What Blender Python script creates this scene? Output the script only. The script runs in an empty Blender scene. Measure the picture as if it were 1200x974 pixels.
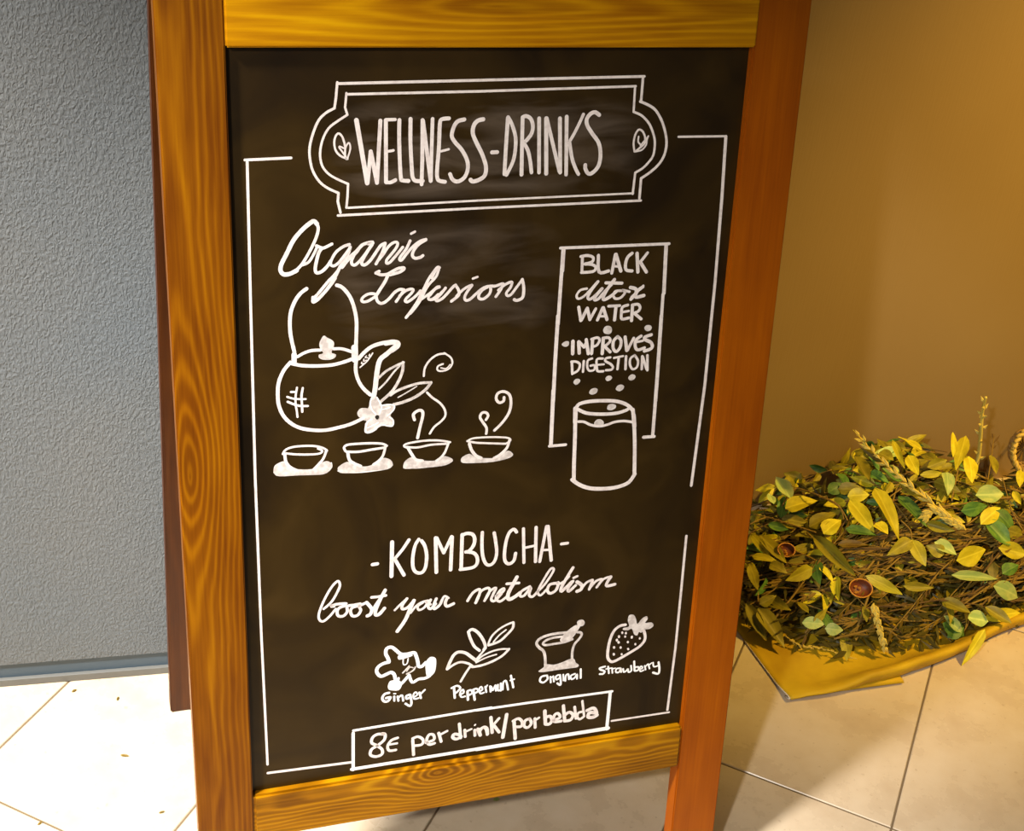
import bpy, bmesh, math, random
from mathutils import Vector, Matrix, noise
R = random.Random(7)
scene = bpy.context.scene
COL = scene.collection

# ---------------------------------------------------------------- camera
cam_d = bpy.data.cameras.new('camera'); cam = bpy.data.objects.new('camera', cam_d); COL.objects.link(cam)
cam_d.sensor_fit = 'HORIZONTAL'; cam_d.sensor_width = 36.0; cam_d.lens = 48.3866
cr, cu, cw = Vector((0.950261, -0.294274, 0.102010)), Vector((0.080961, 0.549662, 0.831455)), Vector((0.300747, 0.781840, -0.546147))
m = Matrix((cr, cu, -cw)).transposed().to_4x4(); m.translation = Vector((-0.15130, -0.99598, 1.43642))
cam.matrix_world = m
cam_d.clip_start = 0.02
scene.camera = cam

# ---------------------------------------------------------------- light
world = bpy.data.worlds.new('world'); scene.world = world; world.use_nodes = True
bg = world.node_tree.nodes['Background']
bg.inputs['Color'].default_value = (1.0, 0.86, 0.66, 1); bg.inputs['Strength'].default_value = 0.085

def area(name, loc, target, size, power, color, sy=None):
    d = bpy.data.lights.new(name, 'AREA'); d.energy = power; d.color = color
    d.shape = 'RECTANGLE'; d.size = size; d.size_y = sy or size
    o = bpy.data.objects.new(name, d); COL.objects.link(o); o.location = loc
    o.rotation_euler = (Vector(target) - Vector(loc)).to_track_quat('-Z', 'Y').to_euler()
    return o
def spot(name, loc, target, power, color, angle, blend=0.4, radius=0.05):
    d = bpy.data.lights.new(name, 'SPOT'); d.energy = power; d.color = color
    d.spot_size = math.radians(angle); d.spot_blend = blend; d.shadow_soft_size = radius
    o = bpy.data.objects.new(name, d); COL.objects.link(o); o.location = loc
    o.rotation_euler = (Vector(target) - Vector(loc)).to_track_quat('-Z', 'Y').to_euler()
    return o
# cool daylight window behind the viewer on the left, a white ceiling spot above the left floor,
# a warm ceiling spot over the leaves, an added spot to light the board
area('window_daylight', (-1.9, -3.0, 2.0), (0.0, 0.0, 0.4), 1.6, 20, (0.93, 0.97, 1.0))
spot('ceiling_spot_white', (-1.36, -0.25, 2.6), (-0.28, 0.15, 0.0), 1150, (1.0, 0.95, 0.92), 47, 1.0, 0.15)
spot('added_board_spot', (-1.35, -1.72, 2.5), (0.24, 0.08, 0.55), 225, (1.0, 0.95, 0.90), 25, 0.6, 0.06)  # unseen extra source, added to brighten the board face
spot('ceiling_spot_warm', (2.05, -0.30, 2.30), (1.40, 0.67, 0.36), 320, (1.0, 0.64, 0.13), 47, 1.0, 0.10)
scene.view_settings.view_transform = 'Standard'; scene.view_settings.look = 'None'
scene.view_settings.gamma = 1.0; scene.view_settings.use_curve_mapping = False
scene.view_settings.exposure = 0.0

# ---------------------------------------------------------------- helpers
def link(o, parent=None):
    COL.objects.link(o)
    if parent is not None: o.parent = parent
    return o
def empty(name, loc=(0, 0, 0)):
    o = bpy.data.objects.new(name, None); o.empty_display_size = 0.05; o.location = loc
    return link(o)
def tag(o, label=None, cat=None, group=None, kind=None):
    if label: o['label'] = label
    if cat: o['category'] = cat
    if group: o['group'] = group
    if kind: o['kind'] = kind
    return o
def mesh_obj(name, verts, faces, mat=None, parent=None, smooth=False, uvs=None):
    me = bpy.data.meshes.new(name); me.from_pydata([tuple(v) for v in verts], [], faces); me.update()
    if smooth:
        for p in me.polygons: p.use_smooth = True
    if uvs:
        ul = me.uv_layers.new(name='UVMap')
        for lp in me.loops: ul.data[lp.index].uv = uvs[lp.vertex_index]
    if mat: me.materials.append(mat)
    return link(bpy.data.objects.new(name, me), parent)
def frame(t):
    t = Vector(t).normalized()
    a = Vector((0, 0, 1)) if abs(t.z) < 0.9 else Vector((1, 0, 0))
    s = t.cross(a).normalized(); return t, s, s.cross(t).normalized()
def tube_data(V, F, pts, radii, n=6):
    base = len(V); pts = [Vector(p) for p in pts]
    for i, p in enumerate(pts):
        d = pts[min(i + 1, len(pts) - 1)] - pts[max(i - 1, 0)]
        _, s, u = frame(d); r = radii[i] if isinstance(radii, (list, tuple)) else radii
        for k in range(n):
            a = 2 * math.pi * k / n; V.append(p + s * (r * math.cos(a)) + u * (r * math.sin(a)))
    for i in range(len(pts) - 1):
        for k in range(n):
            a = base + i * n + k; b = base + i * n + (k + 1) % n
            F.append((a, b, b + n, a + n))
    F.append(tuple(base + k for k in range(n))[::-1]); F.append(tuple(base + (len(pts) - 1) * n + k for k in range(n)))
def smooth_pts(P, seg=6, closed=False):
    out = []; n = len(P)
    rng = range(n if closed else n - 1)
    for i in rng:
        if closed: p0, p1, p2, p3 = P[(i - 1) % n], P[i], P[(i + 1) % n], P[(i + 2) % n]
        else: p0, p1, p2, p3 = P[max(i - 1, 0)], P[i], P[i + 1], P[min(i + 2, n - 1)]
        for k in range(seg):
            t = k / seg
            out.append(0.5 * ((2 * p1) + (p2 - p0) * t + (2 * p0 - 5 * p1 + 4 * p2 - p3) * t * t + (3 * p1 - p0 - 3 * p2 + p3) * t ** 3))
    if not closed: out.append(P[-1])
    return out

# ---------------------------------------------------------------- materials
def mat_base(name, color=(0.5, 0.5, 0.5), rough=0.6, spec=0.5):
    mt = bpy.data.materials.new(name); mt.use_nodes = True
    b = mt.node_tree.nodes['Principled BSDF']
    b.inputs['Base Color'].default_value = (*color, 1); b.inputs['Roughness'].default_value = rough
    b.inputs['Specular IOR Level'].default_value = spec
    return mt, mt.node_tree, b
def N(nt, t, **kw):
    n = nt.nodes.new(t)
    for k, v in kw.items():
        if k.startswith('i_'):
            n.inputs[k[2:].replace('_', ' ')].default_value = v
        else: setattr(n, k, v)
    return n
def ramp(nt, fac, stops):
    r = nt.nodes.new('ShaderNodeValToRGB'); e = r.color_ramp.elements
    while len(e) < len(stops): e.new(0.5)
    for el, (p, c) in zip(e, stops): el.position = p; el.color = (*c, 1)
    nt.links.new(fac, r.inputs['Fac']); return r.outputs['Color']
def math_n(nt, op, a, b=None, c=None):
    n = nt.nodes.new('ShaderNodeMath'); n.operation = op
    for i, v in enumerate((a, b, c)):
        if v is None: continue
        if isinstance(v, (int, float)): n.inputs[i].default_value = v
        else: nt.links.new(v, n.inputs[i])
    return n.outputs[0]
def bump(nt, b, h, strength=0.3, dist=0.002):
    n = nt.nodes.new('ShaderNodeBump'); n.inputs['Strength'].default_value = strength; n.inputs['Distance'].default_value = dist
    nt.links.new(h, n.inputs['Height']); nt.links.new(n.outputs['Normal'], b.inputs['Normal'])
def mix_col(nt, fac, a, b, mode='MIX'):
    n = nt.nodes.new('ShaderNodeMix'); n.data_type = 'RGBA'; n.blend_type = mode
    for sock, v in ((n.inputs[0], fac), (n.inputs[6], a), (n.inputs[7], b)):
        if isinstance(v, (int, float)): sock.default_value = v
        elif isinstance(v, tuple): sock.default_value = (*v, 1)
        else: nt.links.new(v, sock)
    return n.outputs[2]

def wood(name, dark, mid, light, centre, stretch, rings, rough=0.38, along_v=True, contrast=1.0):
    """stained pine: growth rings around a knot at `centre` (metres in the board's own plane), stretched along the grain"""
    mt, nt, b = mat_base(name, mid, rough)
    uv = N(nt, 'ShaderNodeUVMap'); sep = N(nt, 'ShaderNodeSeparateXYZ'); nt.links.new(uv.outputs[0], sep.inputs[0])
    x, y = sep.outputs[0], sep.outputs[1]
    if not along_v: x, y = y, x; cx, cy = centre[1], centre[0]
    else: cx, cy = centre
    dx = math_n(nt, 'SUBTRACT', x, cx); dy0 = math_n(nt, 'MULTIPLY', math_n(nt, 'SUBTRACT', y, cy), stretch)
    dmax = 0.026; dy = math_n(nt, 'MULTIPLY', math_n(nt, 'TANH', math_n(nt, 'DIVIDE', dy0, dmax)), dmax)
    nz_in = N(nt, 'ShaderNodeCombineXYZ'); nt.links.new(dx, nz_in.inputs[0]); nt.links.new(dy0, nz_in.inputs[1])
    comb = N(nt, 'ShaderNodeCombineXYZ'); nt.links.new(dx, comb.inputs[0]); nt.links.new(dy, comb.inputs[1])
    nz = N(nt, 'ShaderNodeTexNoise'); nz.inputs['Scale'].default_value = 22; nz.inputs['Detail'].default_value = 2
    nt.links.new(nz_in.outputs[0], nz.inputs['Vector'])
    ln = N(nt, 'ShaderNodeVectorMath', operation='LENGTH'); nt.links.new(comb.outputs[0], ln.inputs[0])
    dist = math_n(nt, 'ADD', ln.outputs['Value'], math_n(nt, 'MULTIPLY', math_n(nt, 'SUBTRACT', nz.outputs['Fac'], 0.5), 0.016))
    ringv = math_n(nt, 'SINE', math_n(nt, 'MULTIPLY', dist, rings * 6.283))
    ringv = math_n(nt, 'MULTIPLY_ADD', ringv, 0.5, 0.5)
    ringv = math_n(nt, 'POWER', ringv, 1.8)
    # fine fibres and broad stain blotches
    comb2 = N(nt, 'ShaderNodeCombineXYZ'); nt.links.new(math_n(nt, 'MULTIPLY', x, 420), comb2.inputs[0]); nt.links.new(math_n(nt, 'MULTIPLY', y, 9), comb2.inputs[1])
    fib = N(nt, 'ShaderNodeTexNoise'); fib.inputs['Scale'].default_value = 1; fib.inputs['Detail'].default_value = 4; nt.links.new(comb2.outputs[0], fib.inputs['Vector'])
    comb3 = N(nt, 'ShaderNodeCombineXYZ'); nt.links.new(math_n(nt, 'MULTIPLY', x, 30), comb3.inputs[0]); nt.links.new(math_n(nt, 'MULTIPLY', y, 6), comb3.inputs[1])
    blo = N(nt, 'ShaderNodeTexNoise'); blo.inputs['Scale'].default_value = 1; blo.inputs['Detail'].default_value = 3; nt.links.new(comb3.outputs[0], blo.inputs['Vector'])
    fade = nt.nodes.new('ShaderNodeMapRange'); fade.inputs[1].default_value = 0.004; fade.inputs[2].default_value = 0.055; fade.inputs[3].default_value = 1.0; fade.inputs[4].default_value = 0.45
    nt.links.new(ln.outputs['Value'], fade.inputs[0])
    ringv = math_n(nt, 'MULTIPLY', ringv, fade.outputs[0])
    f = math_n(nt, 'ADD', math_n(nt, 'MULTIPLY', ringv, 0.26 * contrast), math_n(nt, 'MULTIPLY', fib.outputs['Fac'], 0.30))
    f = math_n(nt, 'ADD', f, math_n(nt, 'MULTIPLY', blo.outputs['Fac'], 0.55))
    colr = ramp(nt, f, [(0.32, dark), (0.56, mid), (0.84, light)])
    knot = ramp(nt, dist, [(0.0, (0.30, 0.14, 0.05)), (0.012, (0.9, 0.8, 0.7)), (0.02, (1, 1, 1))])
    colr = mix_col(nt, 0.55, colr, knot, 'MULTIPLY')
    nt.links.new(colr, b.inputs['Base Color'])
    bump(nt, b, math_n(nt, 'ADD', fib.outputs['Fac'], ringv), 0.12, 0.0006)
    b.inputs['Specular IOR Level'].default_value = 0.18; b.inputs['Coat Roughness'].default_value = 0.25
    return mt

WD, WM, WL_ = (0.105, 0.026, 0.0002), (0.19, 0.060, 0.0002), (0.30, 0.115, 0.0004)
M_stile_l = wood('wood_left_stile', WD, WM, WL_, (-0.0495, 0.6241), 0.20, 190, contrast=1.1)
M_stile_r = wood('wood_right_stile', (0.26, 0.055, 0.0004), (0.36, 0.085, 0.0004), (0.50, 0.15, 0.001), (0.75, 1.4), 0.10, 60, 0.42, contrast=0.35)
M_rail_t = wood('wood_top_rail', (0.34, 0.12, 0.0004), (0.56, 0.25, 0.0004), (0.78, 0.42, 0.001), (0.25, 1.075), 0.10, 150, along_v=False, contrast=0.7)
M_rail_b = wood('wood_bottom_rail', (0.13, 0.045, 0.0004), (0.29, 0.115, 0.0004), (0.46, 0.22, 0.001), (0.2106, 0.2228), 0.40, 230, along_v=False, contrast=1.2)
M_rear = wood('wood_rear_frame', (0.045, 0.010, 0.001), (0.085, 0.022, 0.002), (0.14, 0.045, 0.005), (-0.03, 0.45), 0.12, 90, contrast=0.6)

def board_mat():
    mt, nt, b = mat_base('blackboard', (0.03, 0.018, 0.006), 0.40, 0.3)
    uv = N(nt, 'ShaderNodeUVMap'); sep = N(nt, 'ShaderNodeSeparateXYZ'); nt.links.new(uv.outputs[0], sep.inputs[0])
    n1 = N(nt, 'ShaderNodeTexNoise'); n1.inputs['Scale'].default_value = 9; n1.inputs['Detail'].default_value = 5; n1.inputs['Distortion'].default_value = 1.2
    nt.links.new(uv.outputs[0], n1.inputs['Vector'])
    base = ramp(nt, n1.outputs['Fac'], [(0.30, (0.012, 0.0055, 0.0004)), (0.55, (0.025, 0.0125, 0.001)), (0.80, (0.040, 0.021, 0.003))])
    # rubbed-out chalk haze, strongest inside the title plaque
    mp = N(nt, 'ShaderNodeMapping'); mp.inputs['Scale'].default_value = (9, 42, 1); mp.inputs['Rotation'].default_value = (0, 0, 0.12)
    nt.links.new(uv.outputs[0], mp.inputs['Vector'])
    n2 = N(nt, 'ShaderNodeTexNoise'); n2.inputs['Scale'].default_value = 1; n2.inputs['Detail'].default_value = 6; n2.inputs['Distortion'].default_value = 0.8
    nt.links.new(mp.outputs[0], n2.inputs['Vector'])
    def blob(cx, cy, rx, ry):
        a = math_n(nt, 'DIVIDE', math_n(nt, 'SUBTRACT', sep.outputs[0], cx), rx)
        c = math_n(nt, 'DIVIDE', math_n(nt, 'SUBTRACT', sep.outputs[1], cy), ry)
        d = math_n(nt, 'ADD', math_n(nt, 'POWER', math_n(nt, 'ABSOLUTE', a), 4), math_n(nt, 'POWER', math_n(nt, 'ABSOLUTE', c), 4))
        s = nt.nodes.new('ShaderNodeMapRange'); s.inputs[1].default_value = 1.2; s.inputs[2].default_value = 0.4
        nt.links.new(d, s.inputs[0]); return s.outputs[0]
    t = math_n(nt, 'ADD', blob(0.249, 0.943, 0.155, 0.049), math_n(nt, 'MULTIPLY', blob(0.208, 0.809, 0.12, 0.06), 0.5))
    haze = math_n(nt, 'MULTIPLY', t, ramp(nt, n2.outputs['Fac'], [(0.38, (0.0, 0, 0)), (0.70, (0.6, 0.6, 0.6))]))
    col = mix_col(nt, haze, base, (0.14, 0.105, 0.075))
    nt.links.new(col, b.inputs['Base Color'])
    bump(nt, b, n1.outputs['Fac'], 0.08, 0.002)
    return mt
M_board = board_mat()

def chalk_mat(name, c1, c2, lo=0.35, hi=0.6):
    mt, nt, b = mat_base(name, c1, 0.75, 0.2)
    tc = N(nt, 'ShaderNodeTexCoord'); n = N(nt, 'ShaderNodeTexNoise'); n.inputs['Scale'].default_value = 160; n.inputs['Detail'].default_value = 4
    nt.links.new(tc.outputs['Object'], n.inputs['Vector'])
    nt.links.new(ramp(nt, n.outputs['Fac'], [(lo, c2), (hi, c1)]), b.inputs['Base Color']); return mt
M_chalk = chalk_mat('chalk_marker', (0.80, 0.72, 0.67), (0.66, 0.57, 0.53), 0.30, 0.55)
M_wash = chalk_mat('chalk_marker_wash', (0.70, 0.64, 0.59), (0.50, 0.44, 0.40), 0.40, 0.62)
M_bold = chalk_mat('chalk_marker_thick', (0.95, 0.92, 0.88), (0.88, 0.83, 0.79), 0.3, 0.5)

def wall_mat(name, c1, c2, scale, strength, dist, vert=1.0, rough=0.75):
    mt, nt, b = mat_base(name, c1, rough, 0.3)
    tc = N(nt, 'ShaderNodeTexCoord'); mp = N(nt, 'ShaderNodeMapping'); mp.inputs['Scale'].default_value = (1, 1, vert)
    nt.links.new(tc.outputs['Object'], mp.inputs['Vector'])
    n = N(nt, 'ShaderNodeTexNoise'); n.inputs['Scale'].default_value = scale; n.inputs['Detail'].default_value = 3; n.inputs['Distortion'].default_value = 0.6
    nt.links.new(mp.outputs[0], n.inputs['Vector'])
    n2 = N(nt, 'ShaderNodeTexNoise'); n2.inputs['Scale'].default_value = 2.5; n2.inputs['Detail'].default_value = 2
    nt.links.new(tc.outputs['Object'], n2.inputs['Vector'])
    nt.links.new(ramp(nt, n2.outputs['Fac'], [(0.3, c1), (0.7, c2)]), b.inputs['Base Color'])
    h = ramp(nt, n.outputs['Fac'], [(0.42, (0, 0, 0)), (0.60, (1, 1, 1))])
    bump(nt, b, h, strength, dist); return mt
M_wall_l = wall_mat('plaster_grey', (0.135, 0.153, 0.162), (0.152, 0.158, 0.152), 300, 0.5, 0.0016, 0.6)
M_wall_r = wall_mat('panel_beige', (0.32, 0.205, 0.072), (0.35, 0.23, 0.085), 320, 0.12, 0.0006, 0.05, 0.6)
M_shaded_trim, nt_, b_ = mat_base('trim_blue_shaded', (0.055, 0.085, 0.11), 0.5)  # blue-grey strip, its colour darkened to hold the shade of the recess
M_light_trim, nt_, b_ = mat_base('trim_pale_metal', (0.13, 0.13, 0.115), 0.5)
M_grout, nt_, b_ = mat_base('grout', (0.17, 0.12, 0.065), 0.9)

def tile_mat():
    mt, nt, b = mat_base('floor_tile', (0.66, 0.57, 0.45), 0.28)
    tc = N(nt, 'ShaderNodeTexCoord'); oi = N(nt, 'ShaderNodeObjectInfo')
    va = N(nt, 'ShaderNodeVectorMath', operation='ADD'); nt.links.new(tc.outputs['Object'], va.inputs[0]); nt.links.new(oi.outputs['Location'], va.inputs[1])
    n = N(nt, 'ShaderNodeTexNoise'); n.inputs['Scale'].default_value = 11; n.inputs['Detail'].default_value = 7; n.inputs['Roughness'].default_value = 0.62; n.inputs['Distortion'].default_value = 0.0
    nt.links.new(va.outputs[0], n.inputs['Vector'])
    c = ramp(nt, n.outputs['Fac'], [(0.25, (0.53, 0.41, 0.27)), (0.52, (0.64, 0.52, 0.36)), (0.80, (0.71, 0.60, 0.45))])
    n2 = N(nt, 'ShaderNodeTexNoise'); n2.inputs['Scale'].default_value = 120; n2.inputs['Detail'].default_value = 2
    nt.links.new(va.outputs[0], n2.inputs['Vector'])
    sp = ramp(nt, n2.outputs['Fac'], [(0.26, (0.72, 0.66, 0.6)), (0.33, (1, 1, 1))])
    c = mix_col(nt, 0.6, c, sp, 'MULTIPLY')
    nt.links.new(c, b.inputs['Base Color'])
    rr = nt.nodes.new('ShaderNodeMapRange'); rr.inputs[3].default_value = 0.2; rr.inputs[4].default_value = 0.36
    nt.links.new(n.outputs['Fac'], rr.inputs[0]); nt.links.new(rr.outputs[0], b.inputs['Roughness'])
    bump(nt, b, n.outputs['Fac'], 0.08, 0.002); return mt
M_tile = tile_mat()

def leaf_mat(name, c1, c2, rough=0.5):
    mt, nt, b = mat_base(name, c1, rough, 0.35)
    tc = N(nt, 'ShaderNodeTexCoord'); oi = N(nt, 'ShaderNodeObjectInfo')
    sep = N(nt, 'ShaderNodeSeparateXYZ'); nt.links.new(tc.outputs['Object'], sep.inputs[0])
    rib = math_n(nt, 'SUBTRACT', 1.0, math_n(nt, 'MULTIPLY', math_n(nt, 'ABSOLUTE', sep.outputs[1]), 16))
    rib = math_n(nt, 'MAXIMUM', rib, 0.0)
    n = N(nt, 'ShaderNodeTexNoise'); n.inputs['Scale'].default_value = 3.0; n.inputs['Detail'].default_value = 4
    va = N(nt, 'ShaderNodeVectorMath', operation='ADD'); nt.links.new(tc.outputs['Object'], va.inputs[0]); nt.links.new(oi.outputs['Location'], va.inputs[1])
    nt.links.new(va.outputs[0], n.inputs['Vector'])
    c = ramp(nt, n.outputs['Fac'], [(0.35, c1), (0.65, c2)])
    c = mix_col(nt, math_n(nt, 'MULTIPLY', rib, 0.35), c, tuple(min(1, v * 1.5 + 0.03) for v in c2))
    hs = N(nt, 'ShaderNodeHueSaturation'); nt.links.new(c, hs.inputs['Color'])
    nt.links.new(math_n(nt, 'MULTIPLY_ADD', oi.outputs['Random'], 0.5, 0.72), hs.inputs['Value'])
    nt.links.new(hs.outputs[0], b.inputs['Base Color'])
    b.inputs['Subsurface Weight'].default_value = 0.0
    return mt
LEAFM = {
 'y': leaf_mat('leaf_yellow', (0.46, 0.38, 0.008), (0.66, 0.56, 0.02)),
 'o': leaf_mat('leaf_olive', (0.21, 0.17, 0.008), (0.34, 0.28, 0.012)),
 'g': leaf_mat('leaf_green', (0.05, 0.13, 0.02), (0.14, 0.26, 0.03)),
 'p': leaf_mat('leaf_pale', (0.30, 0.42, 0.12), (0.52, 0.58, 0.16)),
 'b': leaf_mat('leaf_brown', (0.12, 0.065, 0.006), (0.23, 0.145, 0.012)),
 'd': leaf_mat('leaf_dark', (0.05, 0.045, 0.008), (0.13, 0.10, 0.012)),
}
M_twig, nt_, b_ = mat_base('twig_bark', (0.25, 0.15, 0.018), 0.7)
M_twig_d, nt_, b_ = mat_base('twig_bark_dark', (0.13, 0.07, 0.012), 0.8)
M_straw, nt_, b_ = mat_base('straw_stalk', (0.60, 0.43, 0.05), 0.6)
M_husk, nt_, b_ = mat_base('seed_husk', (0.68, 0.53, 0.10), 0.6)
M_pod, nt_, b_ = mat_base('pod_shell', (0.16, 0.035, 0.006), 0.5)
M_podrim, nt_, b_ = mat_base('pod_rim', (0.55, 0.24, 0.02), 0.5)
M_cane, nt_, b_ = mat_base('basket_cane', (0.34, 0.20, 0.05), 0.6)

def paper_mat():
    mt, nt, b = mat_base('kraft_paper', (0.52, 0.31, 0.03), 0.6, 0.3)
    tc = N(nt, 'ShaderNodeTexCoord'); n = N(nt, 'ShaderNodeTexNoise'); n.inputs['Scale'].default_value = 12; n.inputs['Detail'].default_value = 5
    nt.links.new(tc.outputs['Object'], n.inputs['Vector'])
    nt.links.new(ramp(nt, n.outputs['Fac'], [(0.3, (0.46, 0.27, 0.008)), (0.7, (0.68, 0.45, 0.012))]), b.inputs['Base Color'])
    bump(nt, b, n.outputs['Fac'], 0.6, 0.006); return mt
M_paper = paper_mat()
M_paper_edge, nt_, b_ = mat_base('paper_cut_edge', (0.62, 0.56, 0.48), 0.7)

# ---------------------------------------------------------------- floor: slab and laid tiles
TT, TO, SA, SB = -0.70706, Vector((0.8571, 0.0072, 0)), 0.2795, 0.519
floor = mesh_obj('floor', [(-1.6, -1.6, -0.05), (2.8, -1.6, -0.05), (2.8, 1.2, -0.05), (-1.6, 1.2, -0.05),
                           (-1.6, -1.6, -0.0016), (2.8, -1.6, -0.0016), (2.8, 1.2, -0.0016), (-1.6, 1.2, -0.0016)],
                 [(3, 2, 1, 0), (4, 5, 6, 7), (0, 1, 5, 4), (1, 2, 6, 5), (2, 3, 7, 6), (3, 0, 4, 7)], M_grout)
floor['kind'] = 'structure'
def tile_mesh():
    bm = bmesh.new(); g = 0.0014
    vs = [bm.verts.new((x, y, z)) for z in (-0.02, 0.0) for x, y in ((-SA / 2 + g, -SB / 2 + g), (SA / 2 - g, -SB / 2 + g), (SA / 2 - g, SB / 2 - g), (-SA / 2 + g, SB / 2 - g))]
    for f in ((3, 2, 1, 0), (4, 5, 6, 7), (0, 1, 5, 4), (1, 2, 6, 5), (2, 3, 7, 6), (3, 0, 4, 7)): bm.faces.new([vs[i] for i in f])
    top = [e for e in bm.edges if all(v.co.z > -0.001 for v in e.verts)]
    bmesh.ops.bevel(bm, geom=top, offset=0.0011, segments=1, affect='EDGES')
    me = bpy.data.meshes.new('tile'); bm.to_mesh(me); bm.free(); me.materials.append(M_tile); return me
tm = tile_mesh(); ca, sa = math.cos(TT), math.sin(TT)
tilt = random.Random(3)
for i in range(-9, 9):
    for j in range(-5, 5):
        a, b_v = (i + 0.5) * SA, (j + 0.5) * SB
        x = TO.x + a * ca - b_v * sa; y = TO.y + a * sa + b_v * ca
        if -1.5 < x < 2.6 and -1.4 < y < 0.98 and not (x < 0.3 and y > 0.82):
            o = bpy.data.objects.new('tile', tm); link(o, floor); o.location = (x, y, tilt.uniform(-0.0002, 0.0)); o.rotation_euler = (0, 0, TT)

# ---------------------------------------------------------------- walls
def box_pts(x0, x1, y0, y1, z0, z1):
    return [(x0, y0, z0), (x1, y0, z0), (x1, y1, z0), (x0, y1, z0), (x0, y0, z1), (x1, y0, z1), (x1, y1, z1), (x0, y1, z1)]
BF = [(3, 2, 1, 0), (4, 5, 6, 7), (0, 1, 5, 4), (1, 2, 6, 5), (2, 3, 7, 6), (3, 0, 4, 7)]
def wall_box(name, x0, x1, y0, y1, z0, z1, mat, parent=None, kind=True, bev=0.0):
    V = box_pts(x0, x1, y0, y1, z0, z1)
    o = mesh_obj(name, V, BF, mat, parent)
    if kind: o['kind'] = 'structure'
    if bev:
        md = o.modifiers.new('bevel', 'BEVEL'); md.width = bev; md.segments = 2
    return o
LWR = -0.0746     # the grey wall runs slightly askew to the sign
def rot_about(o, px, py, a):
    o.location = (px, py, 0); o.rotation_euler = (0, 0, a)
wl = wall_box('wall_left', -1.3, 0.36, 0.004, 0.20, 0.0395, 2.6, M_wall_l); rot_about(wl, 0.0, 0.4833, LWR)
bl = empty('baseboard_left', (0, 0.4833, 0)); bl.rotation_euler = (0, 0, LWR); bl['kind'] = 'structure'
c = wall_box('recessed_strip', -1.3, 0.36, 0.0075, 0.19, 0.010, 0.0395, M_shaded_trim, bl, False)
c = wall_box('edge_profile', -1.3, 0.36, 0.002, 0.19, 0.0, 0.0125, M_light_trim, bl, False, 0.001)
wr = wall_box('wall_right', 0.30, 2.6, 0.715, 0.90, 0.0, 2.6, M_wall_r); wr['kind'] = 'structure'

# ---------------------------------------------------------------- the A-frame sign
LEAN = 0.20206; W, VB, H, SW = 0.52, 0.23554, 0.80247, 0.0602
TOPV = VB + H + 0.085; DEP = 0.022
cL, sL = math.cos(LEAN), math.sin(LEAN)
def fr(x, v, n=0.0): return Vector((x, v * sL - n * cL, v * cL + n * sL))
sign = empty('chalkboard_sign', (0, 0, 0))
tag(sign, 'wooden A-frame pavement sign with a black chalkboard of white hand-drawn drinks lettering', 'sign')
def panel(name, x0, x1, v0, v1, n0, n1, mat, parent, fn=fr, bev=0.0015):
    bm = bmesh.new(); co = box_pts(x0, x1, v0, v1, n0, n1)
    vs = [bm.verts.new(p) for p in co]
    for f in BF: bm.faces.new([vs[i] for i in f])
    if bev: bmesh.ops.bevel(bm, geom=list(bm.edges), offset=bev, segments=2, affect='EDGES')
    me = bpy.data.meshes.new(name); uv = bm.loops.layers.uv.new('UVMap')
    for f in bm.faces:
        for l in f.loops: l[uv].uv = (l.vert.co.x + 0.6 * l.vert.co.z, l.vert.co.y + 0.0 * l.vert.co.z)
    for v in bm.verts: v.co = fn(*v.co)
    bmesh.ops.recalc_face_normals(bm, faces=bm.faces)
    for f in bm.faces: f.smooth = False
    bm.to_mesh(me); bm.free(); me.materials.append(mat)
    return link(bpy.data.objects.new(name, me), parent)
# front frame
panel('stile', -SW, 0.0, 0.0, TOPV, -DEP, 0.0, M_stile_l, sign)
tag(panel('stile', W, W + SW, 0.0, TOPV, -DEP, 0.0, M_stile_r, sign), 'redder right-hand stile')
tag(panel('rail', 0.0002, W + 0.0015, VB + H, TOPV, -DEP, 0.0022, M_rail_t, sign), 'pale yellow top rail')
tag(panel('rail', 0.0002, W + 0.0002, 0.1715, VB - 0.0045, -DEP, 0.0012, M_rail_b, sign, bev=0.003), 'bottom rail with a knot')
board = panel('chalkboard_panel', -0.002, W + 0.002, VB - 0.004, VB + H + 0.002, -0.0135, -0.0085, M_board, sign, bev=0)
# rear frame, hinged at the top
RY, TZ = 0.4124, TOPV * cL
ry0 = TOPV * sL + 0.030
tl = math.atan2(RY - ry0, TZ); RL = math.hypot(RY - ry0, TZ)
def rr_(x, v, n=0.0): return Vector((x, ry0 + (RL - v) * math.sin(tl) + n * math.cos(tl), (v) * math.cos(tl) + n * math.sin(tl)))
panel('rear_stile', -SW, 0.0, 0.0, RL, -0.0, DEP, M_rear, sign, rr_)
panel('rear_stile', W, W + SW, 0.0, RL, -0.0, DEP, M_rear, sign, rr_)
panel('rear_rail', 0.0, W, RL - 0.085, RL, 0.0, DEP, M_rear, sign, rr_)
panel('rear_rail', 0.0, W, 0.20, 0.26, 0.0, DEP, M_rear, sign, rr_)
panel('rear_panel', -0.002, W + 0.002, 0.256, RL - 0.08, 0.006, 0.011, M_board, sign, rr_, bev=0)
for hx in (0.09, W - 0.14):
    h = panel('hinge', hx, hx + 0.05, TOPV - 0.0005, TOPV + 0.0015, -DEP - 0.02, -0.004, M_light_trim, sign, bev=0.0003)
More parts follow.
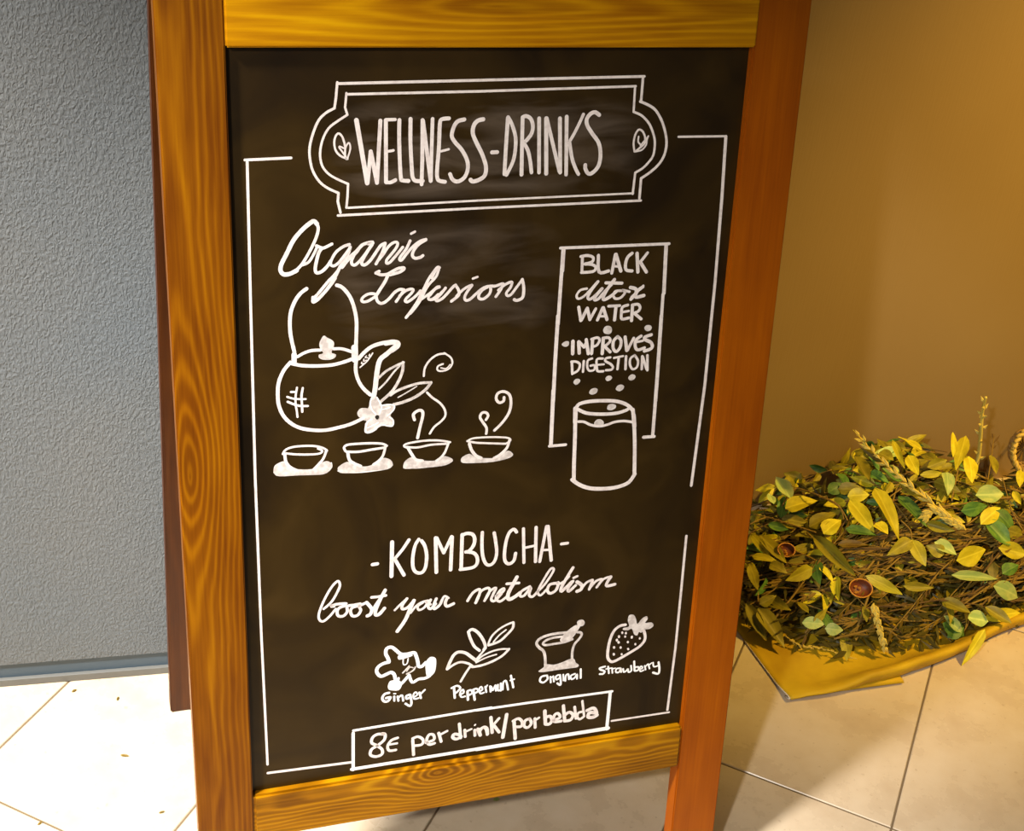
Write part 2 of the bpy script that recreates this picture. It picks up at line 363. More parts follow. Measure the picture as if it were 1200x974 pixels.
# ---------------------------------------------------------------- writing and drawings on the board
# stroke data in tenths of a millimetre on the board's own plane (x from the left edge of the opening, v up the slope)
STROKES = """
@chalk_title_border
p 24 1016,10054,1002,9910,988,9819
s 24 988,9819,908,9777,840,9711,789,9600,753,9469,752,9361,777,9243,838,9138,917,9072,1020,9021
p 25 1020,9021,1013,8941,1038,8830
p 22 1101,9955,1088,9825,1109,9756
s 22 1109,9756,1024,9704,933,9636,874,9529,849,9405,864,9295,918,9215,1005,9157,1113,9106
p 23 1113,9106,1107,8986,1096,8877
p 27 4067,10086,4065,9846
s 27 4056,9843,4136,9812,4216,9767,4280,9691,4330,9599,4368,9490,4380,9397,4363,9296,4315,9213,4234,9138,4129,9070
p 28 4129,9070,4128,8864
p 24 3989,9993,3993,9742
s 24 3993,9742,4076,9708,4150,9647,4199,9577,4241,9476,4252,9392,4242,9299,4198,9233,4139,9175,4060,9130
p 25 4060,9130,4050,8913
p 26 1022,10043,2367,10063,4080,10088
p 24 1102,9945,2370,9959,3996,9993
p 24 1014,8804,2408,8824,4146,8841
p 20 1113,8875,2405,8901,4055,8919
@chalk_leaf_emblem
s 20 1109,9344,1038,9377,994,9433,984,9511,1000,9565,1027,9585,1058,9556,1078,9501,1086,9446,1085,9384,1098,9344
s 16 1109,9352,1130,9414,1136,9461,1121,9496,1095,9462,1082,9400
s 16 1085,9376,1057,9416,1030,9455,1038,9463,1070,9447
@chalk_leaf_emblem
s 21 4034,9346,4018,9430,4029,9513,4061,9563,4098,9554,4129,9511,4142,9461,4133,9420,4086,9379,4043,9346
s 18 4048,9346,4114,9361,4156,9411,4160,9461,4172,9497
s 15 4172,9497,4134,9453,4093,9404
s 17 4067,9496,4066,9446,4086,9421
@chalk_title_lettering
p 44 1194,9705,1298,9108
p 38 1301,9108,1331,9409
p 40 1331,9409,1393,9109
p 38 1393,9109,1423,9697
p 38 1475,9702,1481,9113
p 31 1478,9705,1565,9706
p 26 1502,9407,1550,9414
s 35 1481,9110,1528,9109,1573,9130
s 38 1606,9700,1605,9545,1613,9328,1626,9152,1642,9124,1702,9117
s 38 1714,9709,1716,9488,1734,9215,1746,9143,1775,9115,1843,9113
p 38 1831,9696,1835,9322,1832,9080
p 38 1835,9691,1922,9110
p 36 1929,9705,1924,9320,1924,9110
s 38 2090,9708,2017,9699,2001,9645,1997,9428,1983,9208,1990,9131,2013,9108,2065,9097
p 23 2018,9395,2095,9413
s 39 2243,9695,2181,9680,2143,9632,2122,9545,2152,9485,2228,9401,2283,9300,2291,9211,2259,9134,2197,9097,2144,9115,2114,9171
s 41 2433,9694,2380,9682,2341,9639,2332,9563,2369,9475,2430,9363,2475,9239,2467,9150,2410,9107,2347,9092,2323,9110
p 38 2532,9372,2586,9374
p 36 2532,9375,2586,9374
p 39 2681,9704,2673,9440,2668,9156
s 37 2683,9710,2726,9638,2767,9516,2769,9383,2748,9271,2689,9147
p 39 2831,9707,2837,9437,2845,9145
s 38 2831,9707,2868,9718,2916,9690,2940,9623,2929,9546,2879,9480,2857,9459,2902,9380,2931,9267,2948,9165
p 38 3001,9694,3027,9162
p 42 3074,9693,3103,9149
p 38 3080,9693,3240,9168
p 40 3216,9690,3250,9156
p 38 3286,9706,3314,9132
s 33 3460,9725,3422,9637,3374,9537,3336,9471
s 37 3332,9449,3365,9301,3407,9198,3445,9134
s 40 3627,9717,3583,9744,3535,9730,3499,9680,3507,9619,3567,9534,3640,9442,3668,9328,3655,9214,3599,9146,3551,9136,3517,9183,3512,9223
@chalk_script_lettering
s 42 810,8730,785,8757,752,8746,667,8677,582,8578,512,8443,464,8351,454,8290,483,8250,542,8251,610,8282
s 30 593,8275,661,8341,739,8467,800,8594,822,8679,814,8722
s 27 661,8332,721,8355,764,8414,803,8490
s 30 803,8516,858,8492,892,8499,952,8527
s 33 858,8492,824,8446,797,8343,788,8282,804,8246,855,8261,907,8311,942,8362
s 29 1123,8515,1063,8496,994,8447,951,8379,937,8327,967,8308,1010,8332,1062,8391,1131,8484
s 33 1131,8488,1105,8415,1036,8305,975,8185,905,8082,844,8014,775,7956,762,8001
s 28 775,8001,827,8051,906,8144,992,8237,1070,8338,1131,8397,1191,8446,1212,8472
s 29 933,8177,846,8076,776,7991,759,7970,767,7952,810,7976,880,8048,949,8132,984,8184
@chalk_script_lettering
s 32 1052,8289,1113,8365,1190,8431,1242,8499,1320,8526,1359,8524,1311,8513
s 30 1251,8503,1190,8440,1156,8380,1143,8337,1156,8310,1190,8313,1259,8384,1337,8494,1355,8520
s 32 1346,8503,1294,8426,1251,8349,1246,8314,1277,8304,1329,8345,1390,8431,1433,8490,1476,8510
s 30 1476,8506,1451,8428,1416,8359,1386,8307
s 29 1399,8333,1451,8392,1511,8478,1564,8515,1599,8509,1590,8465,1538,8397,1495,8346,1491,8311,1521,8314,1574,8369,1652,8463
s 29 1726,8525,1687,8443,1635,8375,1622,8340,1644,8334,1688,8390,1757,8467,1827,8516,1885,8532
s 31 1885,8527,1819,8490,1767,8431,1750,8378,1777,8346,1830,8352,1857,8369
s 24 1734,8595,1773,8614
@chalk_script_lettering
s 32 1385,8215,1417,8231
s 31 1396,8211,1438,8194,1502,8198,1552,8224,1609,8250,1660,8255,1667,8240,1624,8213,1567,8198,1524,8189
s 33 1510,8201,1481,8130,1432,8053,1396,7996,1382,7975
s 29 1396,7992,1361,8005,1311,8005,1261,7978,1243,7946,1261,7927,1304,7932,1354,7958,1382,7975
s 31 1389,7975,1400,7930,1433,7902,1476,7911,1526,7952,1576,8008,1626,8034,1669,8028
s 29 1669,8025,1641,7982,1591,7911
s 29 1627,7968,1684,8016,1742,8032,1764,8019,1742,7984,1699,7942,1682,7913,1707,7901,1758,7931,1815,7980,1837,8008
s 30 2029,8236,2007,8241,1972,8199,1922,8128,1880,8042,1844,7971,1809,7899,1752,7813,1695,7738
s 27 2022,8218,1995,8146,1930,8076,1888,8012,1852,7933,1802,7854,1738,7777
s 26 1838,7912,1889,7946,1947,7987,2004,8036,2033,8041
s 27 2012,8035,1961,7994,1925,7944,1926,7914,1970,7919,2020,7961
@chalk_script_lettering
s 26 2012,8244,1978,8184,1952,8133
s 25 1938,7956,1990,8016,2034,8035
s 27 1944,7907,1992,7918,2044,7968,2096,8019
s 30 2096,8023,2053,7968,2005,7917,2010,7894,2063,7914,2123,7973,2175,8032,2201,8048
s 31 2201,8044,2229,8002,2239,7957,2222,7927,2161,7881
s 28 2213,7932,2274,7991,2327,8024,2371,8039
s 30 2371,8035,2328,7979,2298,7918,2313,7881,2357,7892,2410,7938,2471,7989,2524,8013,2587,8018
s 30 2534,8008,2480,7979,2446,7927,2456,7891,2502,7888,2554,7930,2571,7974,2570,8010,2624,8016,2686,8035
s 30 2700,8035,2679,7977,2628,7903
s 29 2652,7970,2714,8020,2768,8045,2795,8043,2779,7990,2740,7938,2751,7905,2791,7917,2843,7986,2895,8056
s 33 2903,8069,2920,8000,2924,7927,2912,7873,2858,7849,2826,7860
s 24 2378,8106,2426,8121
@chalk_teapot_drawing
s 37 701,8093,640,8048,588,7976,548,7880,533,7774,535,7657,550,7556,570,7455,573,7382
s 37 997,8112,1044,8092,1096,8035,1139,7961,1173,7851,1191,7732,1190,7604,1186,7476,1190,7318
s 31 603,7402,664,7435,743,7456,830,7455
s 31 961,7459,1040,7454,1119,7425,1163,7404
f 0 818,7520,840,7573,866,7603,901,7578,944,7552,966,7519,957,7464,939,7420,983,7398,973,7366,925,7347,855,7352,816,7373,812,7406,838,7413,856,7425,830,7464
p 42 569,7437,568,7345
p 61 1168,7459,1172,7329
s 36 540,7336,638,7307,784,7291,942,7290,1069,7314,1155,7341
p 51 568,7428,566,7345
s 37 530,7348,461,7265,411,7147,398,7025,406,6901,450,6785,522,6699,616,6639,743,6604,872,6592,1001,6609,1120,6633,1218,6671,1261,6690
s 36 1187,7328,1181,7222,1208,7107,1261,7012,1332,6938
s 22 529,7035,571,7032
s 21 491,6986,548,6963,611,6952,674,6947
s 24 495,6933,558,6900,620,6878,694,6871
s 21 590,7077,575,6989,573,6899,583,6830,589,6761
s 24 647,7067,633,6984,636,6893,638,6814
s 40 1213,7338,1268,7398,1346,7456,1447,7484,1547,7494
s 54 1491,7481,1559,7488,1610,7473,1604,7438,1548,7401
s 51 1593,7445,1503,7369,1436,7316,1409,7236,1392,7107,1381,7001,1364,6907
s 31 1190,7322,1185,7229,1201,7122,1257,7023,1336,6940
s 14 1226,7243,1291,7297,1330,7347,1355,7386
s 11 1291,7361,1279,7345,1307,7339
s 11 1266,7328,1263,7305,1291,7315
s 11 1324,7376,1318,7359,1335,7360
s 11 1244,7297,1240,7283,1263,7282
@chalk_flower_drawing
s 26 1420,7117,1493,7182,1595,7233,1674,7263
s 20 1421,6992,1494,7064,1573,7164,1635,7230
s 31 1668,7263,1664,7169,1619,7054,1552,6952,1438,6853
s 28 1541,6917,1609,6959,1723,6998,1849,7024,1965,7021
s 13 1621,6886,1712,6933,1815,6991
s 32 1965,7021,1908,6947,1794,6872,1667,6828,1576,6812
f 0 1359,6926,1404,6898,1450,6816,1513,6811,1587,6811,1582,6757,1542,6694,1575,6648,1572,6576,1451,6586,1383,6544,1291,6522,1274,6554,1291,6661,1257,6671,1206,6717,1201,6766,1246,6798,1308,6792,1331,6874
@chalk_flower_petal
f 0 1206,6759,1235,6799,1302,6793,1348,6765,1337,6706,1303,6660,1246,6678
s 24 1291,6625,1286,6535,1348,6547,1440,6600
@chalk_flower_outline
s 15 1353,6920,1331,6851,1348,6777,1388,6725
s 15 1399,6905,1433,6842,1450,6792,1428,6722
s 13 1450,6810,1519,6817,1582,6799,1571,6746,1508,6691
s 13 1463,6598,1514,6581,1566,6576,1572,6637,1531,6677
s 15 1394,6555,1343,6529,1291,6528,1286,6589,1308,6648,1348,6668
s 11 1303,6576,1348,6596,1417,6626
s 11 1462,6767,1507,6775,1542,6785
@chalk_saucer_outline
s 13 342,6174,417,6137,568,6125,743,6115,875,6126,929,6174,926,6223
s 13 354,6209,387,6253,431,6278
s 9 810,6162,854,6182,882,6215
s 13 997,6125,1075,6099,1231,6086,1389,6089,1502,6098,1567,6134,1535,6188
s 9 1053,6150,1164,6126,1310,6117,1445,6134
s 13 1690,6091,1822,6074,1983,6074,2134,6083,2215,6118
s 9 1798,6135,1936,6109,2075,6120,2168,6135
@flower_eye
f 0 1380,6690,1394,6710,1419,6705,1419,6674,1399,6662
@chalk_steam_drawing
s 22 1888,7098,1898,7187,1948,7266,2028,7320,2109,7326
s 19 2097,7333,2168,7280,2187,7213,2148,7156,2078,7138,2032,7153,2036,7195,2088,7215
s 13 2066,7174,2124,7164,2164,7203
s 24 1926,6915,1979,6857,2063,6789,2117,6711,2125,6637,2079,6579,2009,6524,1964,6454
s 32 1833,6416,1857,6538,1884,6658,1877,6713,1836,6723,1785,6685,1797,6623
@chalk_steam_drawing
s 29 2579,6396,2579,6463,2530,6541,2504,6592,2526,6638,2573,6634,2592,6596,2570,6555
s 31 2669,6425,2754,6509,2821,6612,2840,6720,2818,6818,2752,6859,2688,6841,2675,6782,2710,6737,2756,6751,2760,6793
@chalk_cup_drawing
s 23 433,6372,466,6416,542,6438,650,6439,758,6427,845,6397,883,6364
s 23 465,6375,572,6353,724,6338,812,6341,834,6369,791,6396
s 32 454,6370,463,6281,505,6217,569,6175
s 27 878,6370,844,6278,777,6202,744,6169
f 0 337,6210,355,6256,431,6290,463,6269,516,6210,591,6185,700,6174,755,6180,810,6228,877,6249,931,6216,931,6168,886,6119,809,6102,612,6117,395,6127,342,6163
@chalk_cup_drawing
s 26 1076,6339,1059,6382,1098,6409,1209,6410,1332,6404,1455,6387,1506,6358
s 27 1087,6332,1209,6320,1343,6331,1489,6341
s 33 1098,6325,1114,6240,1164,6193,1231,6156
s 28 1494,6359,1467,6253,1422,6197,1366,6160
f 0 992,6144,1008,6178,1086,6218,1153,6194,1242,6152,1332,6152,1400,6187,1467,6226,1546,6197,1570,6134,1513,6091,1332,6091,1119,6089,1019,6102
@chalk_cup_drawing
s 23 2186,6335,2070,6365,1932,6378,1794,6372,1704,6357,1693,6334,1738,6311
s 24 1715,6326,1830,6309,1978,6325,2140,6321
s 32 1733,6312,1774,6235,1820,6170,1890,6150
s 26 2169,6331,2131,6225,2086,6168,2040,6136
f 0 1684,6122,1706,6169,1774,6205,1843,6167,1947,6145,2040,6142,2108,6184,2191,6157,2221,6118,2146,6076,1983,6067,1741,6074,1690,6085
@chalk_cup_drawing
s 21 2373,6330,2430,6355,2548,6356,2690,6346,2821,6325,2852,6291,2800,6259
s 23 2373,6330,2467,6303,2609,6283,2800,6259
s 34 2397,6297,2423,6221,2472,6154,2532,6118
s 31 2840,6292,2814,6208,2745,6140,2675,6103
f 0 2308,6121,2331,6156,2401,6180,2473,6136,2580,6113,2687,6108,2768,6156,2839,6174,2889,6126,2843,6087,2665,6061,2475,6067,2333,6082
@chalk_panel_border
p 31 3299,8380,4504,8371
p 45 3331,8373,3329,8137
p 38 3325,8137,3321,7864,3317,7563
p 41 4471,8366,4492,7832
p 36 4484,7821,4489,7488
p 43 3307,6828,3310,6541,3314,6189
p 32 3297,6184,3484,6183
p 39 4499,6732,4503,6504,4505,6192
p 37 4524,6183,4397,6186
p 41 3312,7656,3309,7187,3312,6704
p 43 4487,7583,4499,6953,4504,6605
@chalk_capital_lettering
p 31 3544,8273,3548,8114
s 31 3526,8280,3602,8287,3662,8262,3653,8217,3572,8198
s 31 3572,8198,3655,8188,3698,8158,3672,8114,3543,8109
s 35 3719,8282,3738,8105,3844,8110
p 35 3908,8284,3881,8086
p 37 3914,8284,3981,8103
p 26 3906,8159,3966,8150
s 35 4093,8287,4048,8249,4029,8181,4041,8112,4108,8097
p 37 4149,8284,4175,8082
p 32 4267,8284,4191,8185
p 36 4191,8191,4272,8077
p 35 3537,7736,3570,7588
p 36 3576,7593,3633,7718
p 36 3633,7718,3671,7593
p 32 3671,7593,3729,7707
p 34 3807,7714,3756,7582
p 36 3813,7713,3864,7581
p 25 3777,7622,3850,7617
p 30 3872,7727,3998,7725
p 36 3956,7722,3950,7570
s 32 4089,7726,4030,7706,4023,7636,4034,7576,4112,7583
p 27 4040,7652,4106,7660
p 36 4144,7723,4145,7551
s 32 4138,7723,4204,7728,4232,7688,4211,7648,4151,7628
p 33 4176,7626,4255,7562
@chalk_capital_lettering
p 40 3495,7363,3501,7226
p 38 3561,7353,3575,7227
p 32 3567,7352,3625,7289
p 30 3625,7289,3651,7358
p 38 3644,7371,3678,7214
p 36 3717,7366,3715,7211
s 30 3704,7373,3769,7386,3796,7355,3769,7303,3722,7288
p 38 3837,7370,3837,7202
s 31 3831,7376,3897,7377,3918,7340,3884,7301,3843,7280
p 33 3855,7285,3927,7214
s 35 4000,7382,3955,7332,3961,7247,4000,7215,4039,7266,4040,7338,4000,7382
p 37 4086,7371,4117,7218
p 33 4123,7218,4186,7352
s 35 4270,7370,4213,7326,4212,7254,4246,7215,4319,7234
p 27 4226,7307,4294,7315
s 37 4387,7377,4315,7355,4324,7325,4389,7290,4411,7240,4383,7212,4322,7198
p 29 3497,7137,3511,6998
s 27 3491,7137,3545,7133,3589,7100,3575,7035,3511,6998
p 27 3632,7133,3631,7013
s 25 3725,7156,3678,7136,3676,7064,3703,7019,3758,7027,3757,7076,3712,7075
s 27 3847,7147,3780,7140,3787,7043,3802,7006,3863,7001
p 23 3791,7079,3864,7080
s 27 3932,7153,3883,7145,3879,7115,3937,7080,3970,7042,3954,7012,3893,7011
p 25 3975,7144,4078,7157
p 29 4030,7146,4025,7013
p 29 4113,7152,4118,7006
s 27 4214,7157,4167,7124,4167,7051,4202,7000,4250,7021,4256,7093,4214,7157
p 29 4302,7139,4308,6992
p 29 4309,7132,4364,6988
p 29 4361,7146,4376,6974
@chalk_script_lettering
s 26 3613,7933,3543,7920,3505,7865,3525,7829,3583,7849,3661,7925,3727,8002
s 32 3733,8002,3673,7924,3631,7846,3656,7815,3725,7864,3780,7924
s 32 3786,7924,3725,7852,3705,7807,3752,7816,3818,7893,3885,7959
s 35 3916,8015,3873,7959,3809,7847,3812,7801,3882,7831,3950,7886
p 34 3823,7983,4004,7970
s 28 4010,7888,3938,7886,3917,7841,3944,7805,4004,7813,4048,7869,4010,7894,4096,7872
s 38 4104,7918,4166,7897,4170,7850,4120,7789
s 38 4244,7916,4186,7872,4173,7809,4264,7821
s 28 4249,7927,4125,7812
@chalk_bubble
f 0 3830,7471,3852,7505,3894,7508,3926,7482,3926,7435,3900,7416,3857,7422,3836,7441
@chalk_bubble
f 0 4301,7452,4316,7485,4359,7487,4386,7464,4377,7429,4334,7420
@chalk_bubble
f 0 3371,7336,3400,7364,3435,7370,3454,7354,3447,7319,3409,7308
@chalk_bubble
f 0 3529,6900,3551,6934,3588,6935,3607,6912,3591,6883,3556,6870
@chalk_bubble
f 0 3894,6914,3910,6939,3947,6944,3971,6920,3953,6891,3914,6885
@chalk_bubble
f 0 4158,6899,4182,6934,4219,6937,4244,6913,4230,6881,4187,6869
@chalk_bubble
f 0 4023,6781,4042,6822,4085,6831,4117,6810,4108,6774,4066,6755
@chalk_bubble
f 0 3717,6763,3736,6804,3784,6815,3813,6795,3801,6756,3753,6741
@chalk_bubble
f 0 3938,6572,3952,6607,3998,6614,4039,6594,4035,6560,3990,6541,3950,6549
@chalk_bubble
f 0 3799,6405,3825,6443,3871,6445,3907,6415,3909,6382,3870,6365,3817,6374
@chalk_glass_drawing
s 40 3579,6603,3615,6646,3731,6665,3889,6660,4049,6639,4173,6586,4246,6513
s 38 3579,6597,3701,6533,3874,6505,4046,6501,4165,6526,4202,6557
p 52 3572,6597,3578,6438
s 44 3575,6518,3587,6251,3595,5953,3605,5753
p 49 4257,6458,4277,6322
s 43 4242,6526,4268,6376,4298,6116,4324,5741
s 45 3585,5756,3676,5684,3800,5629,3964,5605,4127,5608,4260,5650,4328,5747
s 29 3615,6441,3681,6432,3763,6388,3870,6365,3962,6377,4041,6399,4148,6401,4257,6377
@chalk_capital_lettering
p 40 1360,4990,1412,4992
p 44 1572,5233,1568,4820
p 37 1757,5238,1687,5130,1607,5034
p 41 1607,5017,1706,4818
s 39 1864,5230,1824,5157,1801,5015,1808,4890,1850,4828,1912,4826,1947,4895,1955,5029,1932,5144,1895,5210
p 43 2051,5225,2068,4805
p 38 2064,5223,2146,5033
p 38 2146,5033,2229,5220
p 41 2235,5214,2229,4813
p 43 2348,5228,2348,4809
s 41 2349,5222,2400,5238,2463,5220,2491,5166,2483,5088,2438,5025,2396,5013
s 40 2402,5013,2481,4991,2525,4935,2528,4854,2476,4809,2339,4804
@chalk_capital_lettering
s 38 2576,5229,2576,5088,2591,4938,2632,4835,2686,4817,2732,4863,2750,4964,2734,5091,2712,5207
s 39 2969,5187,2936,5225,2884,5186,2852,5077,2840,4918,2856,4835,2900,4801,2953,4834,2970,4924
p 37 3048,5218,3073,4796
p 39 3195,5218,3209,4790
p 30 3075,4980,3204,4993
p 37 3317,5215,3259,4784
p 41 3334,5213,3395,4784
p 29 3295,4924,3377,4918
p 36 3505,4974,3579,4976
@chalk_script_lettering
s 28 829,4523,920,4604,997,4750,1004,4811,977,4838,907,4762,830,4617,780,4483,779,4404,820,4370,890,4420,960,4504
s 33 940,4539,905,4544,961,4559,1030,4558,1072,4552
s 33 1065,4529,1002,4514,974,4471,987,4414,1043,4406,1085,4455,1085,4518,1155,4524,1225,4530
s 33 1218,4508,1141,4495,1120,4450,1141,4392,1197,4392,1232,4450,1218,4500,1295,4536
s 40 1295,4536,1352,4449,1338,4387,1303,4369
s 29 1324,4374,1394,4491,1450,4578,1499,4666
s 40 1499,4658,1450,4562,1401,4442,1394,4371,1437,4373,1493,4437
s 33 1351,4592,1422,4590,1507,4594
s 26 1608,4397,1678,4467,1742,4522
s 34 1742,4522,1693,4449,1693,4401,1751,4409,1821,4487
s 43 1821,4487,1780,4389,1724,4252,1639,4127
s 27 1787,4339,1851,4419,1923,4457,1980,4465
s 29 1923,4449,1866,4409,1881,4361,1938,4382,1974,4442,1952,4453,2010,4412
s 34 2009,4469,1982,4400,2011,4356,2068,4412
s 34 2074,4476,2047,4399,2055,4350,2113,4390,2140,4451
s 27 2140,4451,2168,4495,2213,4465
s 37 2198,4467,2178,4405,2201,4361,2273,4384
@chalk_script_lettering
s 34 2434,4398,2494,4492,2570,4525,2565,4448,2529,4359
s 31 2536,4384,2587,4497,2672,4528,2682,4467,2631,4371
s 32 2638,4387,2689,4483,2759,4516,2730,4443,2709,4377,2749,4354,2825,4430
s 32 2763,4413,2840,4454,2854,4495,2808,4475,2764,4387,2813,4337,2890,4387
s 45 2999,4621,2956,4532,2905,4419,2916,4349,2986,4373,3048,4417
s 34 2884,4551,3026,4543
s 32 3157,4480,3063,4432,3050,4373,3098,4375,3173,4469,3154,4376,3196,4345,3257,4406
s 29 3241,4390,3333,4482,3422,4625,3427,4676,3388,4664,3314,4536,3257,4406,3292,4349,3369,4425
s 35 3479,4480,3398,4473,3370,4408,3404,4359,3468,4385,3497,4451,3495,4486
s 32 3488,4461,3559,4486,3621,4547
s 38 3663,4654,3604,4549,3539,4419,3542,4367,3612,4427,3658,4473
s 35 3674,4480,3622,4399,3632,4354,3710,4422
s 30 3679,4522,3722,4537
s 43 3724,4464,3784,4412,3779,4361,3731,4341
s 30 3779,4361,3840,4440,3912,4465
s 33 3913,4456,3879,4347
s 30 3886,4364,3955,4442,4020,4460,4021,4442,3969,4361
s 30 3977,4369,4045,4456,4135,4479
s 38 4135,4471,4098,4414,4093,4362,4193,4370
@chalk_ginger_drawing
s 40 1549,3751,1535,3804,1512,3858,1521,3922,1574,3934,1623,3891,1677,3832,1740,3817,1830,3824,1858,3774,1877,3699,1887,3641,1923,3630,1968,3674
s 40 1549,3746,1482,3736,1424,3699,1411,3640,1456,3577,1518,3592,1572,3609,1608,3578,1622,3514
f 0 1542,3455,1564,3497,1618,3502,1663,3492,1700,3439,1664,3362,1565,3379,1539,3414
s 37 1659,3415,1708,3458,1780,3540
s 36 1780,3540,1817,3441,1890,3470,1963,3469,2017,3491
f 0 1968,3674,2012,3734,2058,3732,2088,3697,2088,3594,2071,3524,2017,3476,1985,3491,1970,3571
s 31 1658,3518,1645,3479,1609,3464
f 0 1651,3811,1722,3830,1812,3801,1804,3782,1741,3766,1687,3759,1656,3764
s 15 1710,3756,1710,3705,1724,3682,1755,3698,1766,3757
@chalk_ginger_shading
s 20 1707,3582,1743,3618,1778,3658
s 20 1752,3560,1797,3578,1833,3603,1851,3636
s 14 1752,3596,1787,3641,1824,3630
@chalk_label_lettering
s 29 1552,3345,1502,3337,1475,3290,1494,3245,1539,3237,1570,3284,1520,3282
p 24 1612,3288,1613,3230
s 16 1606,3325,1628,3321
s 25 1651,3281,1661,3222
s 24 1665,3268,1701,3288,1716,3213
s 26 1792,3283,1751,3269,1756,3232,1797,3246
s 27 1797,3277,1812,3170,1794,3131,1743,3171
s 20 1843,3240,1879,3269,1858,3304,1833,3271,1843,3217,1894,3219
p 26 1902,3291,1921,3215
s 22 1911,3264,1965,3317
@chalk_label_lettering
p 28 2306,3289,2319,3151
s 25 2278,3287,2340,3309,2381,3270,2331,3214
s 23 2378,3180,2423,3205,2410,3246,2382,3211,2395,3151,2441,3150
p 29 2468,3210,2477,3098
s 24 2468,3217,2508,3223,2526,3181,2481,3156
p 29 2537,3212,2558,3085
s 24 2536,3225,2576,3231,2595,3195,2550,3171
s 22 2601,3188,2646,3206,2628,3248,2606,3213,2625,3158,2665,3164
p 24 2680,3240,2694,3166
s 19 2686,3226,2702,3256
p 25 2738,3237,2746,3164
p 24 2749,3228,2769,3180
p 22 2774,3179,2796,3234
p 25 2801,3239,2810,3166
s 24 2830,3241,2833,3169,2862,3164
p 24 2864,3255,2868,3157
s 24 2891,3166,2893,3257,2927,3277,2956,3155
p 27 2983,3339,3019,3177
p 20 2980,3275,3026,3284
@chalk_label_lettering
s 25 3427,3270,3361,3263,3343,3210,3385,3180,3435,3217,3427,3270
p 22 3469,3246,3479,3165
s 16 3473,3223,3495,3242
p 21 3505,3246,3518,3170
s 24 3566,3253,3537,3235,3549,3193,3584,3210
s 25 3587,3250,3602,3167,3600,3111,3562,3140
p 21 3628,3249,3638,3167
s 23 3660,3158,3661,3226,3691,3244,3705,3173
s 23 3774,3236,3724,3216,3737,3168,3777,3185,3801,3226,3805,3163
p 26 3844,3288,3851,3167
@chalk_label_lettering
s 26 4149,3276,4085,3264,4096,3241,4148,3211,4135,3180,4090,3182
p 23 4189,3269,4206,3174
p 19 4166,3240,4231,3241
s 22 4241,3239,4251,3172
s 17 4247,3227,4282,3233
s 22 4343,3223,4298,3219,4296,3176,4337,3170,4353,3221,4362,3165
s 23 4384,3206,4398,3160,4432,3176,4445,3196,4459,3150,4493,3166,4483,3234
p 26 4519,3288,4534,3160
s 23 4536,3203,4581,3201,4580,3158,4540,3153
s 21 4590,3162,4634,3177,4617,3207,4598,3182,4612,3136,4652,3146
p 21 4662,3205,4677,3148
s 18 4674,3192,4697,3222
p 21 4707,3220,4728,3156
s 18 4720,3207,4747,3230
s 21 4767,3232,4782,3175,4833,3178
s 28 4839,3226,4858,3130,4848,3065,4779,3093
@chalk_leaf_drawing
s 36 2456,3999,2500,4024,2569,3970,2629,3873,2661,3780,2645,3739
s 34 2456,3993,2481,3908,2530,3800,2594,3734
p 25 2667,3754,2613,3686,2547,3608
s 25 2694,3801,2731,3896,2807,3972,2897,4022,2981,4047
s 31 2982,4041,2979,3972,2913,3894,2825,3819,2700,3787
s 19 2756,3823,2822,3901,2899,3959
s 38 2221,3552,2252,3641,2295,3723,2350,3752,2430,3727,2512,3652,2559,3606
s 29 2221,3545,2298,3596,2377,3616,2468,3582,2515,3543
s 23 2559,3593,2625,3653,2738,3699,2852,3713,2945,3699
s 31 2945,3699,2867,3622,2743,3564,2618,3533,2515,3530
s 19 2559,3580,2672,3627,2797,3652
s 29 2498,3552,2438,3459,2384,3359
@chalk_mortar_drawing
s 34 3636,3813,3514,3820,3383,3807,3304,3774,3276,3723,3310,3663,3363,3611,3388,3529,3400,3392
s 29 3608,3767,3486,3769,3396,3750,3353,3712,3389,3684,3491,3685,3613,3689,3714,3713
s 31 3770,3799,3812,3787,3824,3752,3796,3706,3744,3641,3723,3555,3726,3431
f 0 3316,3344,3375,3385,3403,3426,3507,3404,3608,3421,3689,3448,3751,3444,3775,3389,3813,3355,3800,3323,3696,3323,3542,3325,3378,3323
f 0 3560,3725,3587,3776,3655,3844,3743,3897,3796,3878,3787,3846,3732,3755,3674,3697,3592,3692
f 0 3756,3933,3780,3957,3826,3956,3852,3919,3842,3882,3806,3871,3769,3887
@chalk_strawberry_drawing
s 36 4367,3810,4298,3804,4233,3755,4191,3656,4171,3520,4174,3401,4209,3342,4254,3329,4342,3364,4458,3422,4564,3481,4624,3548,4633,3611,4612,3689
f 0 4414,3782,4393,3859,4398,3922,4427,3939,4468,3922,4497,3865,4518,3799,4572,3865,4630,3888,4644,3844,4617,3800,4698,3794,4728,3747,4685,3710,4625,3708,4578,3672,4547,3688,4530,3642,4488,3664,4452,3744,4403,3730,4343,3745,4346,3771
@chalk_strawberry_seeds
p 25 4333,3714,4336,3703
p 25 4380,3700,4383,3691
p 28 4295,3667,4298,3655
p 23 4374,3655,4377,3646
p 28 4461,3636,4462,3623
p 27 4272,3624,4275,3611
p 28 4295,3589,4300,3579
p 25 4414,3574,4418,3565
p 25 4564,3602,4566,3593
p 25 4513,3530,4516,3521
p 28 4243,3528,4247,3519
p 27 4327,3513,4331,3504
p 25 4425,3478,4430,3468
p 27 4247,3433,4252,3421
p 23 4349,3417,4352,3406
@chalk_border_line
p 26 151,9358,576,9367
p 26 171,9354,161,8024,150,6135,160,4343,183,2639
p 31 184,2525,1145,2491
@chalk_border_line
p 22 4506,9484,5034,9480
@chalk_border_line
p 34 5037,9476,5061,8854,5081,7929,5082,6758,5039,5530
@chalk_border_line
p 30 5040,4889,5043,4256,5043,3392,5018,2521
